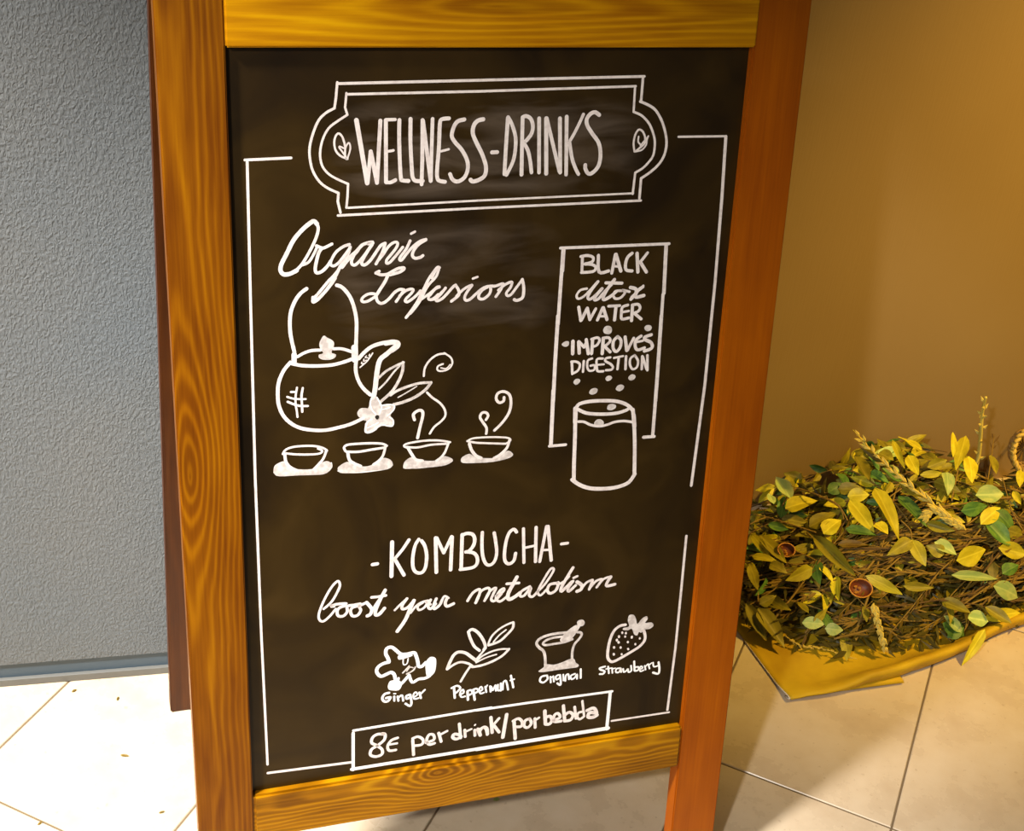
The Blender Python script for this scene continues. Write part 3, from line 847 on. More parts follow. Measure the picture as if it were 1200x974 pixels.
p 26 5043,2484,4291,2491
@chalk_price_border
p 31 1148,2914,2763,2942
p 36 1144,2883,1143,2384
p 41 1126,2395,2783,2398
p 31 2587,2935,3171,2931,3754,2922,4268,2913
p 41 4243,2905,4235,2384
p 49 2605,2394,4253,2394
@chalk_price_lettering
s 36 1488,2805,1425,2816,1369,2785,1356,2714,1418,2662,1475,2602,1475,2536,1405,2516,1342,2553,1356,2624,1432,2668,1502,2729,1509,2801,1474,2815
s 34 1656,2725,1586,2705,1542,2639,1559,2570,1637,2564
p 27 1566,2651,1650,2652
p 37 1834,2660,1847,2459
s 34 1833,2685,1897,2698,1955,2646,1942,2583,1856,2582
s 35 1992,2598,2084,2623,2076,2691,2025,2700,1998,2630,2028,2567,2092,2572
p 37 2140,2704,2171,2582
s 30 2155,2677,2240,2714
s 40 2394,2633,2328,2654,2308,2616,2352,2583,2409,2606
p 37 2383,2785,2405,2590
p 35 2451,2690,2460,2596
s 27 2459,2664,2531,2689
p 35 2572,2668,2577,2592
s 23 2570,2735,2576,2741
p 35 2626,2667,2644,2580
s 33 2634,2640,2676,2691,2721,2667,2732,2581
p 44 2610,2673,2641,2586
s 37 2625,2654,2673,2686,2710,2655,2727,2579
p 41 2762,2808,2786,2596
p 34 2862,2778,2794,2697
p 39 2794,2705,2870,2586
p 44 2954,2815,2919,2504
p 42 3049,2701,3074,2459
s 37 3037,2711,3101,2733,3147,2684,3143,2619,3077,2623
s 37 3240,2708,3183,2686,3179,2613,3224,2588,3265,2639,3240,2708
p 37 3306,2697,3316,2572
s 30 3300,2665,3357,2701
p 45 3425,2782,3442,2599
s 42 3437,2690,3496,2696,3521,2635,3494,2590,3450,2593
s 38 3536,2632,3623,2658,3590,2721,3547,2696,3552,2613,3641,2605
p 42 3655,2816,3685,2597
s 40 3680,2681,3738,2712,3785,2663,3759,2601,3693,2596
p 35 3799,2775,3827,2609
s 33 3895,2690,3851,2681,3841,2628,3876,2589,3925,2618
p 30 3892,2841,3929,2621
s 43 3961,2698,4042,2717,4084,2652,4080,2603
s 46 4069,2646,3994,2659,3982,2603,4043,2588,4094,2609
"""
layer = [0]
M_dot, nt_, b_ = mat_base('board_black_dot', (0.012, 0.008, 0.004), 0.6)
def add_stroke(V, F, pts, w, smooth):
    P = [Vector((p[0], p[1])) for p in pts]
    if smooth and len(P) > 2: P = smooth_pts(P, 4)
    z = -0.0085 + 0.00012 + 0.000004 * (layer[0] % 60); layer[0] += 1
    hw = w / 2; n = len(P); base = len(V); L_, R_ = [], []
    for i, p in enumerate(P):
        d = (P[min(i + 1, n - 1)] - P[max(i - 1, 0)])
        if d.length < 1e-9: d = Vector((1, 0))
        d.normalize(); q = Vector((-d.y, d.x))
        if not smooth and 0 < i < n - 1:
            d1 = (P[i] - P[i - 1]).normalized(); k = 1 / max(0.5, abs(q.dot(Vector((-d1.y, d1.x))))); 
        else: k = 1
        wob = 1 + 0.07 * noise.noise(Vector((p.x * 300, p.y * 300, 3.1)))
        L_.append(p + q * hw * k * wob); R_.append(p - q * hw * k * wob)
    ring = list(L_)
    d = (P[-1] - P[-2]).normalized(); a0 = math.atan2(d.y, d.x)
    ring += [P[-1] + Vector((math.cos(a0 + t), math.sin(a0 + t))) * hw for t in (1.05, 0.52, 0, -0.52, -1.05)]
    ring += R_[::-1]
    d = (P[0] - P[1]).normalized(); a0 = math.atan2(d.y, d.x)
    ring += [P[0] + Vector((math.cos(a0 + t), math.sin(a0 + t))) * hw for t in (1.05, 0.52, 0, -0.52, -1.05)]
    for r_ in ring: V.append(fr(r_.x, r_.y, z))
    m_ = len(ring)
    for i in range(n - 1): F.append((base + i, base + i + 1, base + n + 5 + (n - 2 - i), base + n + 5 + (n - 1 - i)))
    F.append(tuple([base + n - 1] + [base + n + k for k in range(5)] + [base + n + 5]))
    F.append(tuple([base + 2 * n + 4] + [base + 2 * n + 5 + k for k in range(5)] + [base]))
def add_fill(V, F, pts):
    from mathutils.geometry import tessellate_polygon
    P = smooth_pts([Vector((p[0], p[1])) for p in pts], 3, True)
    z = -0.0085 + 0.00010 + 0.000004 * (layer[0] % 60); layer[0] += 1
    base = len(V)
    for p in P: V.append(fr(p.x, p.y, z))
    for t in tessellate_polygon([[Vector((p.x, p.y, 0)) for p in P]]): F.append(tuple(base + i for i in t))
BOLD = {'chalk_ginger_drawing', 'chalk_label_lettering', 'chalk_price_border'}
WASH = {'chalk_flower_drawing', 'chalk_mortar_drawing', 'chalk_bubble', 'chalk_ginger_shading'}
for block in STROKES.strip().split('@')[1:]:
    lines = block.strip().split('\n'); nm = lines[0].strip(); V, F = [], []; V2, F2 = [], []
    for ln in lines[1:]:
        if not ln.strip(): continue
        t = ln.split(); k, w = t[0], float(t[1]) * 1e-4
        v = [int(q) * 1e-4 for q in t[2].split(',')]; pts = list(zip(v[::2], v[1::2]))
        if k == 'f': add_fill(V2, F2, pts)
        else: add_stroke(V, F, pts, w, k == 's')
    if nm == 'flower_eye': V2 = [v + fr(0, 0, 0.0003) for v in V2]
    mt = M_bold if nm in BOLD | {'chalk_flower_outline', 'chalk_saucer_outline'} else (M_wash if nm in WASH else M_chalk)
    nf = len(F); off = len(V)
    V += V2; F += [tuple(i + off for i in f) for f in F2]
    o = mesh_obj(nm, V, F, mt, board)
    if F2 and nm not in BOLD:
        o.data.materials.append(M_dot if nm == 'flower_eye' else M_wash)
        for p in o.data.polygons:
            if p.index >= nf: p.material_index = 1
    if nm == 'chalk_strawberry_seeds': o['kind'] = 'stuff'
    # every face looks out of the board
    me = o.data; nrm = fr(0, 0, 1) - fr(0, 0, 0)
    bm = bmesh.new(); bm.from_mesh(me)
    bmesh.ops.reverse_faces(bm, faces=[f for f in bm.faces if f.normal.dot(nrm) < 0]); bm.to_mesh(me); bm.free()

# ---------------------------------------------------------------- kraft paper sheet under the leaves
PE = [Vector(p + (0,)) for p in [(0.8258, 0.2539), (0.9105, 0.2495), (1.0028, 0.2549), (1.1341, 0.2804), (1.2930, 0.3242), (1.5000, 0.3350), (1.7500, 0.3500)]]          # front edge on the floor, left to right
PL = [Vector(p + (0,)) for p in [(0.8258, 0.2539), (0.7921, 0.3723)]]          # left edge, front to back
def paper():
    V, F = [], []; th = 0.0011
    E = smooth_pts(PE, 8); nE = len(E)
    prof = []
    rows = []
    for i, e in enumerate(E):
        t = i / (nE - 1)
        lift = 0.006 + 0.026 * min(1, max(0, (t - 0.06) / 0.22)) + 0.004 * noise.noise(Vector((t * 9, 0, 0)))
        back = Vector((0.10 * (1 - t), 1, 0)).normalized()
        back_y = 0.70 - e.y
        lx = e.x
        row = []
        for k, (d, z) in enumerate(((1.0, 0), (0.6, 0), (0.3, 0), (0.17, 0), (0.11, 0.06), (0.07, 0.25), (0.045, 0.55), (0.028, 0.85), (0.012, 1.0), (0.0, 1.0), (-0.002, 0.85), (0.010, 0.35), (0.026, 0.0))):
            dd = d * back_y if d > 0.1 else d * 0.46
            # left side follows the cut edge of the sheet
            lean = (PL[-1].x - PL[0].x) * (dd / 0.46) * (1 - t) ** 3
            wv = 0.004 * noise.noise(Vector((t * 14, dd * 20, 1.7))) + 0.002 * noise.noise(Vector((t * 40, dd * 50, 7.7)))
            row.append(Vector((lx + lean, e.y + dd, 0.0015 + z * lift + max(0, wv))))
        rows.append(row)
    m_ = len(rows[0])
    for row in rows: V += row
    for i in range(nE - 1):
        for k in range(m_ - 1):
            a = i * m_ + k; F.append((a, a + 1, a + m_ + 1, a + m_))
    return V, F
pv, pf = paper()
sheet = mesh_obj('kraft_paper_sheet', pv, pf, M_paper, None, True)
md = sheet.modifiers.new('thick', 'SOLIDIFY'); md.thickness = 0.0009; md.offset = 1
tag(sheet, 'tan kraft paper sheet with a curled front edge under the heap of leaves', 'paper')
V, F = [], []
E2 = smooth_pts([Vector(p) for p in [(0.8730,0.2622,0.0020), (0.9135,0.2559,0.0020), (0.9647,0.2549,0.0020), (1.0217,0.2547,0.0020)]], 5)
for i, e in enumerate(E2):
    t = i / (len(E2) - 1); hgt = 0.010 * math.sin(math.pi * (0.15 + 0.75 * t)) + 0.001
    V += [e + Vector((0, 0.012, hgt)), e + Vector((0, 0.002, hgt)), e + Vector((0, -0.003, hgt * .5)), e + Vector((0, 0.002, -0.0005))]
for i in range(len(E2) - 1):
    for k in range(3): a = i * 4 + k; F.append((a, a + 1, a + 5, a + 4))
fo = mesh_obj('folded_flap', V, F, M_paper, sheet, True)
V, F = [], []
E3 = [Vector((v.x, v.y, v.z)) for v in [pv[k] for k in (12, 11, 10, 9, 8, 7, 6, 5, 4, 3, 2)]]
tube_data(V, F, [p + Vector((-0.0008, 0, 0.0004)) for p in E3], 0.0011, 6)
tag(mesh_obj('cut_edge', V, F, M_paper_edge, sheet, True), 'whitish cut edge')

# ---------------------------------------------------------------- leaves
def yc(x): return 0.51 + 0.18 * max(0, x - 1.0)
def heap(x, y):
    r = (abs(x - 1.34) / 0.55) ** 2.6 + (abs(y - yc(x)) / 0.235) ** 2.4
    if r >= 1: return 0.004
    Hh = 0.115 + 0.055 * min(1, max(0, (x - 0.90) / 0.35))
    return 0.004 + Hh * (1 - r) ** 0.62 * (0.86 + 0.28 * min(1, max(0, (y - 0.30) / 0.35)))
def leaf_mesh(name, fold, curl, twist, prof):
    V, F = [], []; nl = 7
    for i in range(nl + 1):
        t = i / nl; w = prof(t) * 0.5
        cz = -curl * (t - 0.1) ** 2 + curl * 0.25 * t; tw = twist * t
        for s in (-1, -0.5, 0, 0.5, 1):
            y = w * s; z = fold * abs(y) + 0.04 * math.sin(9 * t + 2 * s) * abs(s)
            V.append((t, y * math.cos(tw) - z * math.sin(tw), cz + y * math.sin(tw) + z * math.cos(tw)))
    for i in range(nl):
        for k in range(4): a = i * 5 + k; F.append((a, a + 1, a + 6, a + 5))
    me = bpy.data.meshes.new(name); me.from_pydata(V, [], F)
    for p in me.polygons: p.use_smooth = True
    return me
pr1 = lambda t: max(0.03, math.sin(math.pi * min(1, t) ** 0.80) ** 0.85)
pr2 = lambda t: max(0.03, math.sin(math.pi * t ** 0.65) ** 0.9)
SHAPES = [(0.25, 0.35, 0.3, pr1), (0.45, 0.2, -0.4, pr2), (0.12, 0.55, 0.5, pr1), (0.6, -0.2, 0.2, pr1), (0.3, 0.7, -0.6, pr2)]
LM = {}
for ck, lm in LEAFM.items():
    for si, sh in enumerate(SHAPES):
        me = leaf_mesh('leaf', *sh); me.materials.append(lm); LM[ck, si] = me
def put_leaf(parent, base, tip, w, ck, up=(-0.25, -0.62, 0.75), si=None, roll=None, name='leaf'):
    base, tip = Vector(base), Vector(tip); d = tip - base; l = max(d.length, 0.008); d.normalize()
    u = Vector(up); u = (u - d * u.dot(d)).normalized(); s = u.cross(d)
    ra = R.uniform(-0.45, 0.45) if roll is None else roll
    s2 = s * math.cos(ra) + u * math.sin(ra); u2 = d.cross(s2)
    si = R.randrange(len(SHAPES)) if si is None else si
    o = bpy.data.objects.new(name, LM[ck, si]); link(o, parent)
    mw = Matrix((d * l, s2 * w, u2 * (0.5 * (w + l * 0.4)))).transposed().to_4x4(); mw.translation = base
    if parent is not None: mw = Matrix.Translation(-parent.location) @ mw
    o.matrix_local = mw
    return o
def stem(parent, pts, r0, r1, mat, name='stem'):
    P = smooth_pts([Vector(p) for p in pts], 4) if len(pts) > 2 else [Vector(p) for p in pts]
    V, F = [], []; n = len(P)
    tube_data(V, F, [p - parent.location for p in P], [r0 + (r1 - r0) * i / (n - 1) for i in range(n)], 5)
    return mesh_obj(name, V, F, mat, parent, True)

# sprigs that can be told apart in the heap (coordinates in metres in the room)
SPRIGS = [
  ('leafy_sprig', 'small grey-green sprig standing alone at the left back corner of the heap beside the sign', 'sprig', [(0.9565,0.5717,0.1017), (0.9679,0.5865,0.1042), (0.9760,0.5945,0.1063)], [((0.9699,0.5840,0.1134),(1.0035,0.6952,0.0806),0.0232,'p'), ((0.9442,0.5923,0.1018),(0.9532,0.6300,0.0980),0.0139,'p')]),
  ('leafy_sprig', 'yellow-leaved sprig lying on bare twigs near the left back edge of the heap', 'sprig', [(0.9579,0.5871,0.1000), (0.9956,0.6195,0.1068), (1.0107,0.5844,0.1207), (1.0292,0.5376,0.1283), (1.0248,0.5072,0.1246)], [((0.9531,0.5705,0.1080),(1.0032,0.5596,0.1310),0.0309,'y'), ((0.9661,0.5111,0.1129),(1.0155,0.5171,0.1346),0.0278,'o'), ((0.9791,0.4883,0.1155),(1.0169,0.5030,0.1338),0.0309,'y')]),
  ('leafy_sprig', 'sprig with the broadest yellow leaves at the middle back of the heap', 'sprig', [(1.0490,0.4667,0.1254), (1.0549,0.5130,0.1337), (1.0558,0.5486,0.1368), (1.0475,0.5740,0.1341)], [((1.0463,0.5425,0.1425),(1.0763,0.5286,0.1541),0.0251,'y'), ((1.0462,0.5350,0.1407),(1.0507,0.4592,0.1360),0.0278,'y'), ((1.0141,0.4823,0.1253),(1.0536,0.4518,0.1340),0.0193,'g'), ((1.0929,0.5408,0.1555),(1.0851,0.4351,0.1380),0.0317,'y'), ((1.0609,0.4738,0.1372),(1.0682,0.4454,0.1371),0.0232,'y'), ((1.0414,0.5660,0.1407),(1.0748,0.5421,0.1542),0.0232,'o')]),
  ('leafy_sprig', 'sprig ending in a pair of short rounded olive and lime leaves at the heap centre', 'sprig', [(1.1054,0.4703,0.1399), (1.1117,0.4486,0.1361), (1.1069,0.4329,0.1282)], [((1.1034,0.4274,0.1331),(1.0547,0.4155,0.1233),0.0240,'o'), ((1.1026,0.4285,0.1334),(1.1079,0.3846,0.1161),0.0240,'y')]),
  ('leafy_sprig', 'broad bright yellow leaf over a long flat lime leaf right of the heap centre', 'sprig', [(1.2063,0.3731,0.1034), (1.1843,0.3855,0.1116), (1.1613,0.4055,0.1237)], [((1.1635,0.3846,0.1179),(1.2212,0.3891,0.1284),0.0340,'y'), ((1.1475,0.3670,0.1048),(1.2327,0.3544,0.0939),0.0178,'p'), ((1.1368,0.4150,0.1344),(1.1662,0.3890,0.1253),0.0240,'p'), ((1.1452,0.3948,0.1246),(1.1216,0.4120,0.1339),0.0232,'o')]),
  ('leafy_sprig', 'sprig of curled yellow-green leaves at the left end of the heap touching the sign', 'sprig', [(0.8669,0.5119,0.0657), (0.8951,0.5013,0.0753), (0.9107,0.4721,0.0790), (0.9306,0.4530,0.0841), (0.9424,0.4426,0.0859)], [((0.9386,0.4381,0.0914),(0.8918,0.4333,0.0759),0.0235,'y'), ((0.8667,0.5015,0.0741),(0.8969,0.4696,0.0856),0.0167,'y'), ((0.8846,0.5469,0.0814),(0.8893,0.4894,0.0846),0.0157,'y'), ((0.8948,0.5373,0.0850),(0.9070,0.4647,0.0881),0.0216,'o'), ((0.8837,0.4750,0.0780),(0.8990,0.4461,0.0819),0.0196,'o'), ((0.9498,0.4361,0.0952),(0.9581,0.4004,0.0910),0.0137,'y'), ((0.8573,0.4910,0.0688),(0.8506,0.4398,0.0617),0.0177,'o')]),
  ('leafy_sprig', 'sprig of two long drooping olive leaves over the left corner of the paper', 'sprig', [(0.8554,0.4471,0.0534), (0.8493,0.4306,0.0448), (0.8467,0.4173,0.0390)], [((0.8293,0.4316,0.0412),(0.8380,0.3649,0.0189),0.0205,'o'), ((0.8418,0.4153,0.0430),(0.8604,0.3455,0.0194),0.0296,'o'), ((0.8458,0.4190,0.0465),(0.8710,0.4165,0.0623),0.0182,'o')]),
  ('leafy_sprig', 'small crumpled lime-green sprig near the front left of the heap', 'sprig', [(0.9391,0.3405,0.0325), (0.9293,0.3549,0.0419), (0.9157,0.3681,0.0443)], [((0.8955,0.3680,0.0448),(0.9265,0.3542,0.0518),0.0205,'p'), ((0.9261,0.3498,0.0440),(0.9508,0.3373,0.0481),0.0205,'p'), ((0.9115,0.3618,0.0476),(0.9355,0.3688,0.0668),0.0136,'o')]),
  ('leafy_sprig', 'blue-green leaf cluster with one yellow leaf hanging over the paper front edge', 'sprig', [(1.2447,0.3256,0.0298), (1.1964,0.3243,0.0421), (1.1572,0.3214,0.0422)], [((1.1187,0.3191,0.0507),(1.1676,0.3111,0.0224),0.0296,'g'), ((1.1656,0.3229,0.0515),(1.2049,0.3194,0.0390),0.0273,'p'), ((1.1999,0.3222,0.0434),(1.2810,0.3299,0.0399),0.0216,'y'), ((1.1222,0.3251,0.0597),(1.1546,0.3115,0.0304),0.0182,'p'), ((1.1281,0.3097,0.0275),(1.1585,0.3139,0.0396),0.0205,'g'), ((1.1846,0.2979,0.0450),(1.1347,0.2662,0.0060),0.0175,'y')]),
  ('leafy_sprig', 'yellow sprig standing at the back of the heap left of the upright stalk', 'sprig', [(1.2002,0.4785,0.1613), (1.2372,0.5278,0.1804), (1.2659,0.5615,0.1881)], [((1.2917,0.5979,0.2004),(1.2348,0.5297,0.1916),0.0224,'y'), ((1.2666,0.5478,0.1952),(1.2461,0.4959,0.1865),0.0240,'y'), ((1.2140,0.5265,0.1840),(1.1952,0.4847,0.1746),0.0240,'p'), ((1.1758,0.5853,0.1813),(1.1676,0.5378,0.1787),0.0217,'y'), ((1.1774,0.6375,0.1761),(1.1561,0.5628,0.1785),0.0116,'y'), ((1.1709,0.5360,0.1761),(1.2067,0.5218,0.1857),0.0132,'y'), ((1.2741,0.6109,0.2009),(1.2426,0.5522,0.1972),0.0101,'y'), ((1.1907,0.5479,0.1812),(1.2240,0.5469,0.1931),0.0193,'o')]),
  ('leafy_sprig', 'green sprig with a pale triangular leaf near the right edge of the heap', 'sprig', [(1.2046,0.4339,0.1450), (1.2478,0.4495,0.1572), (1.2920,0.4795,0.1692)], [((1.2388,0.4724,0.1735),(1.2855,0.4646,0.1750),0.0317,'p'), ((1.2025,0.4529,0.1605),(1.2497,0.4476,0.1684),0.0255,'g'), ((1.2365,0.4306,0.1533),(1.2643,0.3903,0.1288),0.0329,'g'), ((1.2610,0.4430,0.1605),(1.2876,0.4088,0.1410),0.0278,'g'), ((1.2252,0.4261,0.1509),(1.2729,0.4463,0.1664),0.0255,'y'), ((1.2221,0.3497,0.0853),(1.2755,0.3387,0.0633),0.0309,'p'), ((1.2410,0.3608,0.0984),(1.2767,0.3696,0.1061),0.0232,'g')]),
  ('leafy_sprig', 'yellow sprig at the right edge of the heap below the wicker basket', 'sprig', [(1.3066,0.4172,0.1344), (1.2985,0.4460,0.1534), (1.3120,0.5061,0.1773)], [((1.2448,0.3915,0.1271),(1.2921,0.3795,0.1149),0.0286,'y'), ((1.3088,0.5458,0.1944),(1.2907,0.5000,0.1882),0.0162,'o'), ((1.3480,0.5100,0.1853),(1.3288,0.4775,0.1786),0.0155,'y'), ((1.3122,0.4726,0.1728),(1.3130,0.4469,0.1634),0.0124,'y'), ((1.2707,0.4134,0.1422),(1.2986,0.4033,0.1363),0.0232,'o')]),
  ('leafy_sprig', 'sprig of long narrow yellow-olive leaves across the middle front of the heap', 'sprig', [(0.9630,0.5105,0.1027), (0.9845,0.4418,0.0997), (1.0165,0.3944,0.0942), (1.0651,0.3693,0.0880)], [((1.0094,0.3961,0.0999),(1.0562,0.3550,0.0891),0.0201,'y'), ((0.9640,0.4948,0.1099),(0.9913,0.3951,0.1000),0.0240,'o'), ((1.0614,0.3669,0.0956),(1.1111,0.3536,0.0942),0.0155,'o'), ((0.9905,0.4597,0.1142),(1.0330,0.4386,0.1251),0.0155,'b')]),
  ('leafy_sprig', 'dark green sprig with folded leaves behind the diagonal straw stalk', 'sprig', [(1.1160,0.4661,0.1418), (1.1078,0.5342,0.1511), (1.0894,0.5976,0.1472), (1.0711,0.6113,0.1394)], [((1.1177,0.5081,0.1593),(1.1335,0.4370,0.1481),0.0248,'g'), ((1.0604,0.6026,0.1444),(1.0547,0.5571,0.1496),0.0232,'g'), ((1.0243,0.5656,0.1355),(1.0519,0.5705,0.1486),0.0232,'g'), ((1.1078,0.6341,0.1546),(1.0865,0.5523,0.1593),0.0240,'o'), ((1.0591,0.6236,0.1396),(1.0787,0.6029,0.1547),0.0093,'o'), ((1.1399,0.6147,0.1697),(1.1467,0.5817,0.1771),0.0232,'o'), ((1.1022,0.5771,0.1604),(1.1160,0.5398,0.1659),0.0193,'g')]),
]
for nm, label, cat, st, lv in SPRIGS:
    root = empty(nm, st[0]); tag(root, label, cat)
    stem(root, st, 0.0016, 0.0009, M_twig)
    for b0, t0, w, ck in lv: put_leaf(root, b0, t0, w, ck, roll=R.uniform(-0.3, 0.3))

def grain(V, F, base, d, l, w, up):
    d = Vector(d).normalized(); u = Vector(up); s = d.cross(u).normalized(); u = s.cross(d)
    i0 = len(V)
    V += [base, base + d * l * 0.45 + s * w * 0.5, base + d * l, base + d * l * 0.45 - s * w * 0.5, base + d * l * 0.45 + u * w * 0.45, base + d * l * 0.4 - u * w * 0.3]
    for f in ((0, 1, 4), (1, 2, 4), (2, 3, 4), (3, 0, 4), (1, 0, 5), (2, 1, 5), (3, 2, 5), (0, 3, 5)): F.append(tuple(i0 + k for k in f))
def ear(name, label, pts, r, gl, gw, n, t0, mat_s, mat_g, group=None, cat='stalk'):
    P = smooth_pts([Vector(p) for p in pts], 8); root = empty(name, P[0]); tag(root, label, cat, group)
    stem(root, [P[i] for i in range(0, len(P), 4)] + [P[-1]], r, r * 0.5, mat_s, 'stalk')
    V, F = [], []
    for k in range(n):
        t = t0 + (0.93 - t0) * k / n; f = t * (len(P) - 1); i = min(int(f), len(P) - 2); p = P[i].lerp(P[i + 1], f - i)
        d, s, u = frame(P[i + 1] - P[i]); a = k * 2.4
        side = s * math.cos(a) + u * math.sin(a)
        grain(V, F, p - root.location, d * (0.93 if n > 14 else 0.7) + side * (0.36 if n > 14 else 0.8), gl * R.uniform(0.8, 1.2), gw, Vector((-.2, -.6, .7)))
    g = mesh_obj('seed_head', V, F, mat_g, root, False); g['kind'] = 'stuff'
    return root
EARS = [
  ('straw_stalk', 'long pale straw stalk with a seed head slanting down across the back of the heap', [(1.1721,0.4317,0.1560), (1.1503,0.4638,0.1737), (1.1271,0.5058,0.1845), (1.1174,0.5523,0.1864), (1.1217,0.6200,0.1780), (1.0804,0.6200,0.2180)], 0.0017, 0.024, 0.0065, 30, 0.0, 's', 'h'),
  ('straw_stalk', 'upright yellow stalk with budded tip rising highest at the back of the heap', [(1.3395,0.6000,0.1008), (1.3446,0.6100,0.1455), (1.3299,0.6100,0.2033), (1.3206,0.6100,0.2393), (1.3084,0.6000,0.2754)], 0.0046, 0.014, 0.006, 14, 0.15, 'h', 'h'),
  ('grain_ear', 'short yellow ear of grain hanging at the front middle of the heap', [(1.0027,0.3519,0.0824), (1.0030,0.3310,0.0655), (1.0063,0.3136,0.0452), (1.0129,0.3059,0.0243)], 0.0014, 0.015, 0.008, 20, 0.0, 's', 'h'),
  ('straw_stalk', 'thin pale stalk lying along the front left foot of the heap on the paper', [(0.8697,0.3663,0.0241), (0.8910,0.3498,0.0145), (0.9204,0.3354,0.0165), (0.9672,0.3083,0.0117)], 0.0011, 0.009, 0.0035, 22, 0.1, 's', 's'),
  ('dried_twig', 'orange-brown twig sticking out of the left end of the heap towards the sign', [(0.9694,0.4946,0.1143), (0.9420,0.5320,0.1063), (0.9233,0.5620,0.0982), (0.9078,0.5859,0.0895)], 0.0016, 0.006, 0.003, 10, 0.1, 't', 't'),
  ('dried_twig', 'long bent dark twig arching over the dark gap at the left back of the heap', [(1.0224,0.4943,0.1323), (1.0204,0.5270,0.1399), (0.9975,0.5530,0.1432), (0.9744,0.5983,0.1310)], 0.0013, 0.006, 0.003, 8, 0.3, 't', 't'),
  ('grain_ear', 'drooping clump of tan seed heads below the slanting straw stalk', [(1.1921,0.4171,0.1499), (1.1714,0.4328,0.1602), (1.1528,0.4507,0.1685), (1.1396,0.4535,0.1583)], 0.0012, 0.02, 0.009, 34, 0.0, 's', 'h'),
]
for nm, label, pts, r, gl, gw, n, t0, ms, mg in EARS:
    ear(nm, label, pts, r, gl, gw, n, t0, {'s': M_straw, 't': M_twig, 'h': M_husk}[ms], {'h': M_husk, 't': M_twig, 's': M_straw}[mg])

# tangled body of the heap: dull leafy branches and thin dry twigs lying along the heap
def surf(x, y, k, dz=0.0): return Vector((x, y, max(0.005, heap(x, y) * k + dz)))
def inside(x, y): return (abs(x - 1.34) / 0.55) ** 2.6 + (abs(y - yc(x)) / 0.235) ** 2.4 < 0.9
nb = 0; tries = 0
while nb < 104 and tries < 6000:
    tries += 1
    x, y = R.uniform(0.82, 1.66), R.uniform(0.29, 0.69)
    if not inside(x, y) or (y < 0.43 and R.random() < 0.75) or (x > 1.40 and y > 0.60): continue
    a = R.gauss(0.0, 0.5) + (math.pi if R.random() < 0.5 else 0); L_ = R.uniform(0.10, 0.18)
    if x > 1.30 and y > 0.56: continue
    k = R.uniform(0.62, 0.88) if y < 0.45 else (R.uniform(0.7, 0.97) if y < 0.56 else R.uniform(0.6, 0.84))
    pts = []
    for i in range(4):
        px, py = x + math.cos(a) * L_ * i / 3, y + math.sin(a) * L_ * i / 3
        py = min(py, 0.685); py = max(py, 0.30)
        if not inside(px, py) or (px > 1.31 and py > 0.52): break
        pts.append(surf(px, py, k, R.uniform(-0.006, 0.008)))
    if len(pts) < 3: continue
    root = empty('leafy_branch', pts[0]); tag(root, 'dull olive-brown leafy branch tangled in the body of the leaf heap', 'branch', 'tangled branches of the leaf heap')
    stem(root, pts, 0.0015, 0.0008, M_twig_d if R.random() < .5 else M_twig)
    P = smooth_pts(pts, 4)
    for q in range(R.randint(4, 6)):
        i = R.randrange(1, len(P) - 1); d = (P[i + 1] - P[i]).normalized(); side = Vector((-d.y, d.x, 0)) * (1 if q % 2 else -1)
        l = R.uniform(0.030, 0.052)
        tip = P[i] + (d * 0.7 + side * 0.75).normalized() * l + Vector((0, 0, R.uniform(-0.004, 0.010)))
        if tip.y > 0.70: tip.y = 0.70
        if y < 0.43: ck = R.choice('bbddoo')
        else: ck = R.choice('yyyoooggdpyoo')
        put_leaf(root, P[i], tip, l * R.uniform(0.36, 0.5), ck, up=(R.uniform(-.6, .3), R.uniform(-0.9, -0.2), R.uniform(0.4, 1)))
    nb += 1
nt2 = 0; tries = 0
while nt2 < 105 and tries < 5000:
    tries += 1
    x, y = R.uniform(0.82, 1.60), R.uniform(0.285, 0.47)
    if not inside(x, y): continue
    a = R.gauss(0.12, 0.35) + (math.pi if R.random() < 0.4 else 0); L_ = R.uniform(0.14, 0.32); k = R.uniform(0.78, 1.03)
    pts = []
    for i in range(5):
        px, py = x + math.cos(a) * L_ * i / 4, y + math.sin(a) * L_ * i / 4 + R.uniform(-.004, .004)
        if not inside(px, py): break
        pts.append(surf(px, py, k, R.uniform(-0.004, 0.005)))
    if len(pts) < 3: continue
    P = smooth_pts(pts, 5); root = empty('dried_twig', P[0])
    tag(root, 'thin brown dried twig with small scaly buds in the heap', 'twig', 'dried twigs in the leaf heap')
    mt = R.choice([M_twig, M_twig_d, M_twig])
    stem(root, pts, R.uniform(0.0015, 0.0026), 0.0009, mt, 'stalk')
    V, F = [], []
    for i in range(1, len(P) - 1):
        d, s, u = frame(P[i + 1] - P[i])
        for sg in (-1, 1):
            if R.random() < 0.4: grain(V, F, P[i] - root.location, d * 1.5 + s * sg * 0.5 + u * R.uniform(-.2, .5), R.uniform(0.014, 0.032), R.uniform(0.003, 0.0055), (-.2, -.6, .7))
    if F: g = mesh_obj('bud_scales', V, F, R.choice([LEAFM['b'], M_twig, LEAFM['b'], M_twig_d]), root); g['kind'] = 'stuff'
    nt2 += 1
